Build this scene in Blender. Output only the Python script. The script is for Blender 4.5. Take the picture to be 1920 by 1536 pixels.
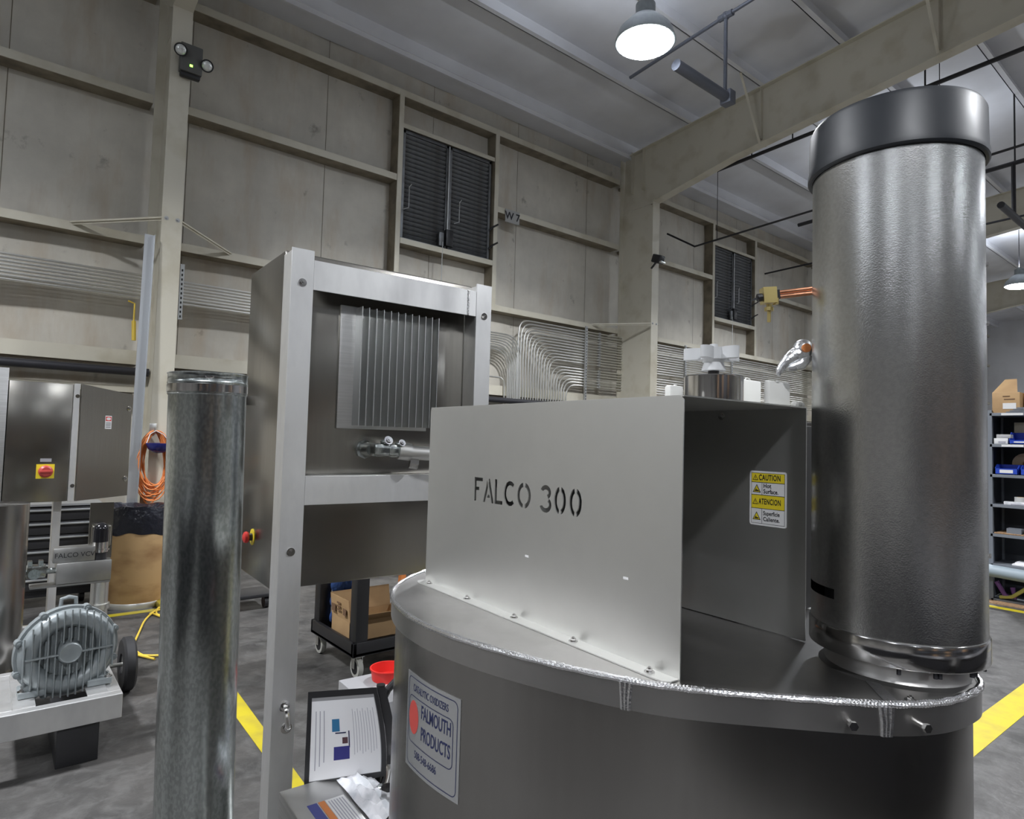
import bpy, bmesh, math, random
from mathutils import Matrix, Vector, Euler
from math import sin, cos, pi, radians, sqrt, hypot, atan2
random.seed(7)
S = bpy.context.scene
for o in list(S.objects): bpy.data.objects.remove(o)
COL = S.collection

# ------------------------------------------------------------------ camera, world, lights, exposure
EYE = 1.5
TH, PITCH, ROLL = radians(50.71), .0487, .0273
F = Vector((cos(TH)*cos(PITCH), sin(TH)*cos(PITCH), sin(PITCH)))
R0 = Vector((sin(TH), -cos(TH), 0)); U0 = R0.cross(F)
RT = R0*cos(ROLL) + U0*sin(ROLL); UP = U0*cos(ROLL) - R0*sin(ROLL)
cam = bpy.data.cameras.new('camera'); cam.sensor_width = 36; cam.lens = 36*1195/1920; cam.clip_start = .02
camo = bpy.data.objects.new('camera', cam); COL.objects.link(camo)
camo.matrix_world = Matrix(((RT.x, UP.x, -F.x, 0), (RT.y, UP.y, -F.y, 0), (RT.z, UP.z, -F.z, EYE), (0, 0, 0, 1)))
S.camera = camo
S.view_settings.view_transform = 'Standard'; S.view_settings.look = 'None'
S.view_settings.gamma = 1; S.view_settings.use_curve_mapping = False
S.view_settings.exposure = 0.55
w = bpy.data.worlds.new('hall_air'); S.world = w; w.use_nodes = True
w.node_tree.nodes['Background'].inputs[0].default_value = (.5, .52, .55, 1)
w.node_tree.nodes['Background'].inputs[1].default_value = .15
S.cycles.max_bounces = 7; S.cycles.diffuse_bounces = 4; S.cycles.glossy_bounces = 4
S.cycles.sample_clamp_indirect = 4
LAMP_W = 190          # watts of every high-bay lamp of the hall
LAMPS = [(x, y) for x in (-9.1, -2.05, 4.98, 12.1, 19.2, 26.3) for y in (4.1, -2.8, -9.7)]
LAMP_Z = 5.6

# ------------------------------------------------------------------ helpers
AM = radians(-2.81)                    # the machine stands turned by this against the wall
MF = Matrix.Rotation(AM, 4, 'Z')
ID = Matrix.Identity(4)
WM = {}                                # world matrices of the objects made so far

class B:
    def __init__(s, frame=ID): s.bm = bmesh.new(); s.f = frame
    def _add(s, verts, faces):
        vs = [s.bm.verts.new(v) for v in verts]; out = []
        for f in faces:
            try: out.append(s.bm.faces.new([vs[i] for i in f]))
            except ValueError: pass
        return vs, out
    def box(s, lo, hi, bev=0, rot=None, piv=None):
        x0, y0, z0 = lo; x1, y1, z1 = hi
        v = [Vector(p) for p in ((x0,y0,z0),(x1,y0,z0),(x1,y1,z0),(x0,y1,z0),(x0,y0,z1),(x1,y0,z1),(x1,y1,z1),(x0,y1,z1))]
        if rot is not None:
            c = Vector(piv) if piv else sum(v, Vector())/8
            m = rot.to_3x3(); v = [m @ (p-c)+c for p in v]
        vs, fs = s._add(v, ((0,3,2,1),(4,5,6,7),(0,1,5,4),(1,2,6,5),(2,3,7,6),(3,0,4,7)))
        if bev:
            es = list({e for f in fs for e in f.edges})
            bmesh.ops.bevel(s.bm, geom=es, offset=bev, segments=2, profile=.5, affect='EDGES')
        return s
    def bar(s, a, b, wd, ht, up=(0,0,1)):
        a = Vector(a); b = Vector(b); d = (b-a).normalized(); up = Vector(up)
        if abs(d.dot(up)) > .98: up = Vector((0,1,0))
        r = d.cross(up).normalized(); u = r.cross(d)
        v = [p + r*wd/2*i + u*ht/2*j for p in (a, b) for i, j in ((-1,-1),(1,-1),(1,1),(-1,1))]
        s._add(v, ((3,2,1,0),(4,5,6,7),(0,1,5,4),(1,2,6,5),(2,3,7,6),(3,0,4,7))); return s
    def cyl(s, a, b, r0, r1=None, seg=20, caps=True):
        a = Vector(a); b = Vector(b); r1 = r0 if r1 is None else r1
        return s.sweep([a, b], [r0, r1], seg, caps)
    def sweep(s, pts, rad, seg=10, caps=True, closed=False):
        pts = [Vector(p) for p in pts]; n = len(pts)
        if not hasattr(rad, '__len__'): rad = [rad]*n
        rings = []; prev = None
        for i, p in enumerate(pts):
            if closed: t = pts[(i+1) % n]-pts[i-1]
            else: t = pts[min(i+1, n-1)]-pts[max(i-1, 0)]
            t.normalize()
            if prev is None:
                q = Vector((0,0,1)) if abs(t.z) < .9 else Vector((1,0,0))
                x = t.cross(q).normalized()
            else:
                x = (prev - t*prev.dot(t)).normalized()
            prev = x; y = t.cross(x)
            rings.append([s.bm.verts.new(p + (x*cos(2*pi*k/seg)+y*sin(2*pi*k/seg))*rad[i]) for k in range(seg)])
        m = n if closed else n-1
        for i in range(m):
            A = rings[i]; C = rings[(i+1) % n]
            for k in range(seg): s.bm.faces.new((A[k], A[(k+1) % seg], C[(k+1) % seg], C[k]))
        if caps and not closed:
            s.bm.faces.new(rings[0][::-1]); s.bm.faces.new(rings[-1])
        return s
    def lathe(s, prof, org, axis=(0,0,1), seg=48, closed=False):
        ax = Vector(axis).normalized(); q = Vector((0,0,1)) if abs(ax.z) < .9 else Vector((1,0,0))
        x = ax.cross(q).normalized(); y = ax.cross(x); org = Vector(org); rings = []
        for r, h in prof:
            rings.append([s.bm.verts.new(org + ax*h + (x*cos(2*pi*k/seg)+y*sin(2*pi*k/seg))*max(r, 1e-5)) for k in range(seg)])
        n = len(rings)
        for i in range(n if closed else n-1):
            A = rings[i]; C = rings[(i+1) % n]
            for k in range(seg): s.bm.faces.new((A[k], A[(k+1) % seg], C[(k+1) % seg], C[k]))
        if not closed:
            s.bm.faces.new(rings[0][::-1]); s.bm.faces.new(rings[-1])
        return s
    def ball(s, c, r, sc=(1,1,1), seg=16, rings=10):
        m = Matrix.Translation(Vector(c)) @ Matrix.Diagonal((r*sc[0], r*sc[1], r*sc[2], 1))
        bmesh.ops.create_uvsphere(s.bm, u_segments=seg, v_segments=rings, radius=1, matrix=m); return s
    def prism(s, poly, z0, z1, m=ID):
        n = len(poly)
        v = [m @ Vector((x, y, z0)) for x, y in poly] + [m @ Vector((x, y, z1)) for x, y in poly]
        s._add(v, [tuple(range(n))[::-1], tuple(range(n, 2*n))] + [(i, (i+1) % n, n+(i+1) % n, n+i) for i in range(n)]); return s
    def bolt(s, c, ax, r=.006, h=.005, washer=True):
        c = Vector(c); ax = Vector(ax).normalized()
        if washer: s.cyl(c, c+ax*h*.25, r*1.7, seg=14)
        s.cyl(c+ax*h*.25, c+ax*h, r, seg=6); s.cyl(c+ax*h, c+ax*h*1.5, r*.45, seg=8); return s
    def mesh(s, name):
        bmesh.ops.recalc_face_normals(s.bm, faces=s.bm.faces[:])
        me = bpy.data.meshes.new(name); s.bm.to_mesh(me); s.bm.free()
        if s.f is not ID: me.transform(s.f)
        return me

def link(o, parent, world):
    COL.objects.link(o); WM[o.name] = world
    if parent is not None:
        o.parent = parent; o.matrix_local = WM[parent.name].inverted() @ world
    else: o.matrix_world = world
    return o
def props(o, label=None, cat=None, group=None, kind=None):
    if label: o['label'] = label
    if cat: o['category'] = cat
    if group: o['group'] = group
    if kind: o['kind'] = kind
    return o
def part(name, b, m, parent=None, smooth=True, label=None, kind=None, cat=None, group=None):
    """b: a B or a mesh in world coordinates. Part of parent, or a one-mesh thing with its origin at its base."""
    me = b.mesh(name) if isinstance(b, B) else b
    if not me.materials: me.materials.append(m)
    if smooth and len(me.polygons):
        me.shade_smooth(); me.set_sharp_from_angle(angle=radians(35))
    o = bpy.data.objects.new(name, me)
    co = [v.co for v in me.vertices]
    lo = Vector([min(c[i] for c in co) for i in range(3)]); hi = Vector([max(c[i] for c in co) for i in range(3)])
    w_ = Matrix.Translation(((lo.x+hi.x)/2, (lo.y+hi.y)/2, lo.z if parent is None else (lo.z+hi.z)/2))
    me.transform(w_.inverted())
    link(o, parent, w_); return props(o, label, cat, group, kind)
def thing(name, label, cat, loc, rz=0, group=None, kind=None):
    o = bpy.data.objects.new(name, None); o.empty_display_size = .1
    link(o, None, Matrix.Translation(Vector(loc)) @ Matrix.Rotation(rz, 4, 'Z'))
    return props(o, label, cat, group, kind)
def mthing(name, label, cat, loc, **k): return thing(name, label, cat, MF @ Vector(loc), AM, **k)
def move_copy(root, delta, label=None, group=None):
    c = root.copy(); COL.objects.link(c); wm = Matrix.Translation(Vector(delta)) @ WM[root.name]; c.matrix_world = wm; WM[c.name] = wm
    if label: c['label'] = label
    if group: c['group'] = group
    for ch in list(root.children):
        d = ch.copy(); COL.objects.link(d); d.parent = c
        for g in ch.children:
            e = g.copy(); COL.objects.link(e); e.parent = d
    return c
def repeat(o, deltas, parent):
    """share one mesh between alike pieces"""
    for d in deltas:
        c = o.copy(); link(c, parent, Matrix.Translation(Vector(d)) @ WM[o.name])

# text: M maps text plane (x right, y up, z out) to the world
def text_mesh(body, size, ext=.0003, sx=1, spacing=1, align='CENTER', off=0):
    cu = bpy.data.curves.new('text', 'FONT'); cu.body = body; cu.size = size; cu.extrude = ext; cu.align_x = align
    cu.align_y = 'CENTER'; cu.space_character = spacing; cu.resolution_u = 3; cu.offset = off
    o = bpy.data.objects.new('text', cu); COL.objects.link(o)
    dg = bpy.context.evaluated_depsgraph_get(); me = bpy.data.meshes.new_from_object(o.evaluated_get(dg))
    bpy.data.objects.remove(o); bpy.data.curves.remove(cu); me.transform(Matrix.Diagonal((sx, 1, 1, 1))); me.materials.clear()
    return me
def text(name, body, size, M, m, parent, **k):
    me = text_mesh(body, size, **k); me.transform(M); return part(name, me, m, parent, smooth=False)
def plane(org, x, y):
    x = Vector(x).normalized(); y = Vector(y).normalized(); z = x.cross(y)
    return Matrix(((x.x, y.x, z.x, org[0]), (x.y, y.y, z.y, org[1]), (x.z, y.z, z.z, org[2]), (0,0,0,1)))

# ------------------------------------------------------------------ materials
def mat(name, col, rough=.5, metal=0, var=None, bump=None, stretch=(1,1,1), emit=None, world=False, alpha=None, trans=None, rvar=0, coat=0, aniso=0):
    m = bpy.data.materials.new(name); m.use_nodes = True; nt = m.node_tree; n = nt.nodes; bs = n['Principled BSDF']; L = nt.links
    bs.inputs['Base Color'].default_value = (*col, 1); bs.inputs['Roughness'].default_value = rough; bs.inputs['Metallic'].default_value = metal
    if coat: bs.inputs['Coat Weight'].default_value = coat
    if emit: bs.inputs['Emission Color'].default_value = (*emit[0], 1); bs.inputs['Emission Strength'].default_value = emit[1]
    if aniso:
        tg = n.new('ShaderNodeTangent'); tg.direction_type = 'RADIAL'; tg.axis = 'Z'; L.new(tg.outputs[0], bs.inputs['Tangent']); bs.inputs['Anisotropic'].default_value = aniso
    if trans: bs.inputs['Transmission Weight'].default_value = trans
    if var or bump or rvar:
        mp = n.new('ShaderNodeMapping'); mp.inputs['Scale'].default_value = stretch
        if world: g = n.new('ShaderNodeNewGeometry'); L.new(g.outputs['Position'], mp.inputs[0])
        else: g = n.new('ShaderNodeTexCoord'); L.new(g.outputs['Object'], mp.inputs[0])
    if var or rvar:
        c2, sc, lo, hi = var if var else (col, 6, .35, .65)
        t = n.new('ShaderNodeTexNoise'); t.inputs['Scale'].default_value = sc; t.inputs['Detail'].default_value = 6; L.new(mp.outputs[0], t.inputs['Vector'])
        mr = n.new('ShaderNodeMapRange'); mr.inputs[1].default_value = lo; mr.inputs[2].default_value = hi; L.new(t.outputs[0], mr.inputs[0])
        if var:
            mx = n.new('ShaderNodeMix'); mx.data_type = 'RGBA'; mx.inputs[6].default_value = (*col, 1); mx.inputs[7].default_value = (*c2, 1)
            L.new(mr.outputs[0], mx.inputs[0]); L.new(mx.outputs[2], bs.inputs['Base Color'])
        if rvar:
            mm = n.new('ShaderNodeMath'); mm.operation = 'MULTIPLY_ADD'; mm.inputs[1].default_value = rvar; mm.inputs[2].default_value = rough
            L.new(mr.outputs[0], mm.inputs[0]); L.new(mm.outputs[0], bs.inputs['Roughness'])
    if bump:
        t = n.new('ShaderNodeTexNoise'); t.inputs['Scale'].default_value = bump[0]; t.inputs['Detail'].default_value = 3; L.new(mp.outputs[0], t.inputs['Vector'])
        b = n.new('ShaderNodeBump'); b.inputs['Strength'].default_value = bump[1]; b.inputs['Distance'].default_value = bump[2]
        L.new(t.outputs[0], b.inputs['Height']); L.new(b.outputs[0], bs.inputs['Normal'])
    return m
M_wall = mat('wall_facing', (.56,.53,.47), .75)
def wall_nodes(m, base, dirt, rust):
    nt = m.node_tree; n = nt.nodes; L = nt.links; bs = n['Principled BSDF']
    g = n.new('ShaderNodeNewGeometry'); col = None
    def noise(sc, stretch, lo, hi, detail=8):
        mp = n.new('ShaderNodeMapping'); mp.inputs['Scale'].default_value = stretch; L.new(g.outputs['Position'], mp.inputs[0])
        t = n.new('ShaderNodeTexNoise'); t.inputs['Scale'].default_value = sc; t.inputs['Detail'].default_value = detail; t.inputs['Roughness'].default_value = .62
        L.new(mp.outputs[0], t.inputs['Vector']); r = n.new('ShaderNodeMapRange'); r.inputs[1].default_value = lo; r.inputs[2].default_value = hi
        L.new(t.outputs[0], r.inputs[0]); return r.outputs[0]
    prev = None
    for (c, amt, args) in ((dirt, .6, (.9, (1,1,1), .40, .66)), (rust, .5, (1.6, (2.2,1,.5), .52, .74)), ((.12,.1,.08), .65, (4.5, (1,1,.8), .63, .76)), ((.28,.26,.22), .16, (2.4, (3,1,.5), .5, .8))):
        f = noise(*args); mu = n.new('ShaderNodeMath'); mu.operation = 'MULTIPLY'; mu.inputs[1].default_value = amt; L.new(f, mu.inputs[0])
        mx = n.new('ShaderNodeMix'); mx.data_type = 'RGBA'; mx.inputs[7].default_value = (*c, 1)
        if prev: L.new(prev, mx.inputs[6])
        else: mx.inputs[6].default_value = (*base, 1)
        L.new(mu.outputs[0], mx.inputs[0]); prev = mx.outputs[2]
    L.new(prev, bs.inputs['Base Color'])
    t = n.new('ShaderNodeTexNoise'); t.inputs['Scale'].default_value = 2.2; L.new(g.outputs['Position'], t.inputs['Vector'])
    b = n.new('ShaderNodeBump'); b.inputs['Strength'].default_value = .35; b.inputs['Distance'].default_value = .03; L.new(t.outputs[0], b.inputs['Height']); L.new(b.outputs[0], bs.inputs['Normal'])
wall_nodes(M_wall, (.60,.57,.50), (.37,.35,.31), (.42,.32,.21))
M_ceil = mat('ceiling_facing', (.74,.75,.78), .8, var=((.58,.58,.6), .8, .4, .75), world=True, bump=(3,.3,.02))
M_steel = mat('cream_painted_steel', (.56,.53,.44), .55, var=((.42,.38,.28), 3, .5, .8), world=True)
M_steeld = mat('shade_and_seam_brown', (.26,.225,.165), .6, var=((.15,.125,.09), 5, .4, .7), world=True)  # shade of undersides and stud webs put into the colour; also seam backing
M_floor = mat('concrete', (.075,.072,.069), .42, var=((.028,.027,.026), 3.1, .38, .68), world=True, bump=(30,.25,.01), rvar=.25)
def floor_nodes(m):
    nt = m.node_tree; n = nt.nodes; L = nt.links; bs = n['Principled BSDF']; g = n.new('ShaderNodeNewGeometry')
    t = n.new('ShaderNodeTexNoise'); t.inputs['Scale'].default_value = 9; t.inputs['Detail'].default_value = 10; t.inputs['Roughness'].default_value = .7; t.inputs['Distortion'].default_value = .6
    L.new(g.outputs['Position'], t.inputs['Vector']); r = n.new('ShaderNodeMapRange'); r.inputs[1].default_value = .46; r.inputs[2].default_value = .66; L.new(t.outputs[0], r.inputs[0])
    src = bs.inputs['Base Color'].links[0].from_socket; mu = n.new('ShaderNodeMath'); mu.operation = 'MULTIPLY'; mu.inputs[1].default_value = .55; L.new(r.outputs[0], mu.inputs[0])
    mx = n.new('ShaderNodeMix'); mx.data_type = 'RGBA'; mx.inputs[7].default_value = (.135,.133,.128,1); L.new(src, mx.inputs[6]); L.new(mu.outputs[0], mx.inputs[0]); L.new(mx.outputs[2], bs.inputs['Base Color'])
floor_nodes(M_floor)
M_back = mat('far_wall_panel', (.34,.33,.31), .8, var=((.20,.19,.18), .5, .4, .6), world=True)
M_alu = mat('brushed_aluminium', (.60,.60,.59), .42, 1, var=((.54,.54,.53), 5, .4, .6), stretch=(1,1,30), rvar=.02)
M_hood = mat('matt_aluminium_sheet', (.67,.67,.65), .45, 1, var=((.62,.62,.60), 4, .35, .65), rvar=.03)
M_hoodin = M_hood
M_frame = mat('mill_aluminium', (.80,.80,.79), .45, 1, var=((.62,.62,.62), 7, .4, .7), rvar=.12, stretch=(1,1,.4))
M_alud = mat('dull_aluminium', (.42,.42,.41), .42, 1, var=((.36,.36,.35), 8, .4, .6))
M_tank = mat('tank_aluminium', (.38,.37,.355), .23, 1, var=((.365,.355,.34), 6, .4, .6), stretch=(10,10,.6), rvar=.015, aniso=.75)
M_lid = mat('lid_aluminium', (.50,.49,.475), .32, 1, var=((.42,.41,.40), 5, .4, .65), rvar=.12)
M_cab = mat('stainless_sheet', (.34,.325,.295), .24, 1, var=((.325,.31,.28), 3, .4, .6), stretch=(25,25,1), rvar=.012, aniso=.6)
M_stack = mat('embossed_aluminium', (.62,.62,.605), .26, 1, var=((.56,.56,.55), 150, .4, .62), bump=(420,.4,.0005), aniso=.65)
M_shiny = mat('polished_steel', (.62,.61,.6), .13, 1, aniso=.6)
M_weld = mat('weld_bead', (.75,.75,.76), .25, 1, bump=(260,.5,.002))
M_galv = mat('galvanised_sheet', (.50,.53,.52), .22, 1, var=((.39,.42,.41), 140, .45, .55), stretch=(1,1,.5), aniso=.7)
M_gpipe = mat('galvanised_conduit', (.74,.74,.71), .36, 1)
M_strut = mat('strut_channel_zinc', (.45,.46,.46), .5, .7)
M_black = mat('black_plastic', (.018,.018,.02), .42, bump=(60,.1,.002))
M_cap = mat('black_rubber_cap', (.016,.019,.024), .42, var=((.024,.028,.034), 9, .4, .7), rvar=.1)
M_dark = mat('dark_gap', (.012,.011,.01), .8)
M_blackpipe = mat('black_iron_pipe', (.03,.03,.035), .45, .3)
M_hazepipe = mat('haze_tinted_pipe', (.13,.14,.17), .5, .3)  # bluish haze round the lamp painted into the pipe colour
M_louv = mat('louver_grey_metal', (.20,.21,.22), .5, .6, var=((.13,.13,.13), 8, .4, .7))
M_white = mat('white_plastic', (.72,.72,.69), .45)
M_paper = mat('white_paper', (.78,.78,.8), .5)
M_lblw = mat('label_white', (.7,.7,.7), .4)
M_lbly = mat('label_yellow', (.75,.6,.03), .45)
M_ink = mat('black_ink', (.015,.015,.02), .5)
M_inkb = mat('dark_blue_ink', (.015,.02,.07), .4)
M_greyink = mat('grey_print', (.35,.35,.4), .6)
M_red = mat('red_plastic', (.62,.035,.03), .4)
M_redlbl = mat('red_print', (.45,.06,.05), .4)
M_plate = mat('silver_name_plate', (.60,.61,.62), .28, .85)
M_yellow = mat('yellow_floor_tape', (.50,.41,.015), .5, var=((.40,.32,.03), 9, .45, .7), world=True)
M_ycord = mat('yellow_cord_jacket', (.7,.5,.06), .5)
M_orange = mat('orange_cord_jacket', (.75,.24,.06), .5)
M_orpaint = mat('orange_paint', (.6,.2,.05), .5)
M_card = mat('cardboard', (.46,.30,.15), .8, var=((.38,.24,.12), 5, .4, .7))
M_drum = mat('fibre_drum', (.42,.27,.12), .7, var=((.24,.13,.05), 3, .45, .7), stretch=(1,1,2))
M_bag = mat('black_bin_bag', (.012,.013,.02), .28, bump=(14,.9,.02))
M_blue = mat('blue_plastic', (.02,.06,.42), .4)
M_dome = mat('deep_blue_plastic', (.015,.02,.16), .22)
M_denim = mat('blue_cloth', (.02,.06,.2), .8, bump=(18,.8,.02))
M_grey = mat('grey_cast_iron', (.30,.33,.34), .42, .25, var=((.24,.27,.28), 12, .4, .7))
M_shelf = mat('grey_shelf_metal', (.22,.24,.27), .5, .4)
M_shelfd = mat('dark_shelf_back', (.04,.045,.055), .6)
M_copper = mat('copper', (.62,.30,.18), .28, 1)
M_brass = mat('brass', (.60,.48,.20), .3, 1)
M_wood = mat('rough_wood', (.35,.22,.12), .75, var=((.22,.13,.07), 8, .4, .7), stretch=(1,8,1))
M_bluegrey = mat('blue_grey_tube', (.28,.34,.38), .5)
M_clear = mat('clear_glove', (.75,.75,.78), .15, var=((.55,.57,.6), 20, .4, .6))
M_lens = mat('lamp_lens', (.9,.9,.9), .3, emit=((.86,.92,1.0), 60))
M_glass2 = mat('frosted_lamp_glass', (.75,.77,.75), .25, .5, bump=(60,.5,.004))
M_glow = mat('green_indicator', (.1,.6,.05), .4, emit=((.35,1,.1), 3))
M_glass = mat('lamp_glass', (.7,.72,.72), .08, .9)
M_bar = mat('galvanised_angle', (.62,.64,.66), .4, .9)
M_purple = mat('purple_strap', (.15,.06,.2), .7)
M_olive = mat('yellow_strap', (.45,.42,.1), .7)

# ------------------------------------------------------------------ the hall
b = B(); b.box((-14,-14,-.2), (31.5,8,0)); flo = part('floor', b, M_floor, smooth=False, kind='structure')
GY, WY = 7.6, 7.8                       # front of the girts, face of the wall lining
def roof(y): return 6.85 + (7.6-y)*.083
wl = thing('wall_left', None, None, (8, WY, 0), kind='structure')
b = B(); b.box((-14,WY+.03,0), (31.5,WY+.2,7.2)); part('wall_backing', b, M_steeld, wl, False)
xs = [-.04 + 1.605*k for k in range(-9, 21)]
cells = ((0,1.92), (1.92,2.3), (2.3,3.5), (3.5,5.02), (5.02,6.21), (6.21,6.9))
for x0, x1 in zip(xs, xs[1:]):
    for z0, z1 in cells:
        b = B(); n = 4
        cx, cz = (x0+x1)/2, (z0+z1)/2; hw, hh = (x1-x0)/2-.004, (z1-z0)/2
        vs = [[b.bm.verts.new((cx+hw*(2*i/n-1), WY+.025-.025*(1-abs(2*i/n-1)**4)*(.4+.6*(1-abs(2*j/n-1)**4)), cz+hh*(2*j/n-1))) for i in range(n+1)] for j in range(n+1)]
        for j in range(n):
            for i in range(n): b.bm.faces.new((vs[j][i], vs[j][i+1], vs[j+1][i+1], vs[j+1][i]))
        part('wall_panel', b, M_wall, wl)
COLX = [-6.28, 1.27, 8.70, 16.25, 23.8]
def girt(z, h, segs, nm='girt'):
    for x0, x1 in segs:
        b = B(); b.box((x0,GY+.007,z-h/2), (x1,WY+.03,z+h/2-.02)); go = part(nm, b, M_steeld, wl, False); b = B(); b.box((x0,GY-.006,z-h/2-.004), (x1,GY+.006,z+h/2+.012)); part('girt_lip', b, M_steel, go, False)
bays = [(a+.1, c-.1) for a, c in zip(COLX, COLX[1:])] + [(-14, COLX[0]-.1), (COLX[-1]+.1, 31)]
wins = [(4.2,5.72), (11.65,13.17), (-3.2,-1.68), (19.2,20.72)]
split = []
for x0, x1 in bays:
    w_ = [q for q in wins if x0 < q[0] < x1]
    split += [(x0, w_[0][0]-.11), (w_[0][1]+.11, x1)] if w_ else [(x0, x1)]
girt(6.21, .07, bays); girt(5.02, .07, split); girt(3.50, .07, bays); girt(2.25, .13, bays)
girt(1.92, .05, bays)
for x0, x1 in wins:                     # studs beside the louvres, header, sill
    for xx in (x0-.07, x1+.07):
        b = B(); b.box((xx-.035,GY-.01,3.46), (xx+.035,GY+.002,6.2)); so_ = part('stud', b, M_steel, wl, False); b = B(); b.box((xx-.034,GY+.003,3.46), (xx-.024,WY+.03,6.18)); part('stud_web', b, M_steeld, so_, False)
    b = B(); b.box((x0-.03,GY,5.74), (x1+.03,GY+.012,5.80)); b.box((x0-.03,GY+.013,5.78), (x1+.03,WY+.03,5.79)); part('header', b, M_steel, wl, False)
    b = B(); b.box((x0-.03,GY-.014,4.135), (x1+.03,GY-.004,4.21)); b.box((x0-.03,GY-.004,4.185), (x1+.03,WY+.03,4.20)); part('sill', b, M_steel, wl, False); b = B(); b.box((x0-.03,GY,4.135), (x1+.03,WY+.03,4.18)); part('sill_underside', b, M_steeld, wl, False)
# louvre windows
for wi, (x0, x1) in enumerate(wins[:2]):
    wn = thing('window_%d' % (wi+1), None, None, ((x0+x1)/2, GY+.1, 4.2), kind='structure')
    ya, yb = GY+.05, GY+.12; xm = (x0+x1)/2
    b = B(); b.box((x0,yb+.01,4.2), (x1,yb+.02,5.74)); part('backing', b, M_dark, wn, False)
    for a, c in ((x0, xm-.012), (xm+.012, x1)):
        fr = B()
        for lo, hi in (((a,ya,4.2),(a+.035,yb,5.74)), ((c-.035,ya,4.2),(c,yb,5.74)), ((a,ya,4.2),(c,yb,4.24)), ((a,ya,5.70),(c,yb,5.74))): fr.box(lo, hi)
        fo = part('leaf_frame', fr, M_louv, wn, False)
        ns = 23; pz = (5.70-4.24)/ns; b = B()
        b.bar((a+.036,ya+.035,4.24+pz*.5), (c-.036,ya+.035,4.24+pz*.5), pz*1.05, .006, up=(0,.72,.69))
        s0 = part('slat', b, M_louv, fo, False)
        repeat(s0, [(0,0,pz*k) for k in range(1, ns)], fo)
    b = B(); b.box((xm-.05,ya-.06,4.26), (xm+.07,ya-.0,4.50), .01); part('actuator_box', b, M_black, wn)
    b = B(); b.box((xm-.16,ya-.05,4.24), (xm-.08,ya,4.44), .01); part('latch', b, M_louv, wn)
    b = B(); b.cyl((xm-.02,ya-.03,4.5), (xm-.02,ya-.03,5.72), .012, seg=8); part('rod', b, M_strut, wn)
    b = B(); b.cyl((xm-.11,ya-.06,3.7), (xm-.11,ya-.06,4.3), .006, seg=6); part('pull_chain', b, M_strut, wn)
    for dx in (-.68, .16):
        b = B(); b.sweep([(xm+dx-.06,ya-.02,4.62), (xm+dx+.02,ya-.03,4.66), (xm+dx+.02,ya-.03,4.95), (xm+dx+.06,ya-.02,5.0)], .007, 6); part('lever', b, M_strut, wn)
    for zz in (4.72, 4.44):
        b = B(); b.sweep([(x1-.02,ya-.02,zz-.05), (x1+.02,ya-.05,zz), (x1+.09,GY-.05,zz+.05)], .014, 6); part('catch', b, M_black, wn)
# columns of the steel frame, rafters, ceiling
ce = thing('ceiling', None, None, (8, 0, roof(0)), kind='structure')
for cx in COLX:
    c = B(); c.box((cx-.006,6.87,0), (cx+.006,7.59,5.66)); wo = part('column_web', c, M_steel, wl, False)
    c = B(); c.box((cx-.09,6.85,0), (cx+.09,6.865,5.72)); part('column_flange', c, M_steel, wo, False)
    c = B(); c.box((cx-.09,7.585,0), (cx+.09,7.6,6.75)); part('column_flange', c, M_steel, wo, False)
    c = B()
    for yy in (7.1, 7.35): c.box((cx-.085,yy,5.95), (cx+.085,yy+.008,6.7))
    part('stiffener', c, M_steel, wo, False)
    for s_ in (-1, 1):
        c = B(); c.bar((cx+s_*.085,6.862,3.55), (cx+s_*.76,7.62,3.535), .04, .006); c.bar((cx+s_*.085,6.862,3.55), (cx+s_*.76,7.62,3.535), .006, .04); part('flange_brace', c, M_steel, wo, False)
        c = B(); c.bolt((cx+s_*.05,6.85,3.56), (0,-1,0), .012, .01); part('bolt', c, M_strut, wo)
    prof = [(6.85,5.68), (5.3,5.97), (1.8,6.38), (-6,7.45)]
    c = B(); P = [(7.58,5.67)]+[(y, z) for y, z in prof] + [(-6, roof(-6)-.2), (7.55, roof(7.55)-.2)]
    c.prism([(p[0], p[1]) for p in P], -.006, .006, Matrix(((0,0,1,cx),(1,0,0,0),(0,1,0,0),(0,0,0,1)))); ra = part('rafter_web', c, M_steel, ce, False)
    for (y0, z0), (y1, z1) in zip(prof, prof[1:]):
        c = B(); c.bar((cx,y0,z0), (cx,y1,z1), .18, .014); part('rafter_flange', c, M_steel, ra, False)
    c = B()
    for yy in (4.9, 2.6, .2): c.bar((cx-.04,yy,5.68+.13*(6.85-yy)+.15), (cx-.04,yy,roof(yy)-.2), .07, .01)
    part('stiffener', c, M_steel, ra, False)
    c = B(); c.bar((cx,7.55,roof(7.55)-.21), (cx,-6,roof(-6)-.21), .18, .014); part('rafter_flange', c, M_steel, ra, False)
    for yy in (4.9, 2.6, .2):           # braces down to the lower flange
        for s_ in (-1, 1):
            c = B(); c.bar((cx+s_*.08,yy,5.74+.135*(6.85-yy)), (cx+s_*.62,yy,roof(yy)-.2), .035, .006); part('flange_brace', c, M_steel, ra, False)
py = [7.45, 6.15, 4.9, 3.75, 2.6, 1.4, .2, -1.0, -2.2, -3.4, -4.6, -6, -8, -10, -12, -14]
for y1, y0 in zip(py, py[1:]):
    b = B(); n = 6
    vs = [[b.bm.verts.new((x, y0+(y1-y0)*j/n, roof(y0+(y1-y0)*j/n)-.05*sin(pi*j/n))) for j in range(n+1)] for x in (-14, 31.5)]
    for j in range(n): b.bm.faces.new((vs[0][j], vs[1][j], vs[1][j+1], vs[0][j+1]))
    part('ceiling_panel', b, M_ceil, ce)
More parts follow.
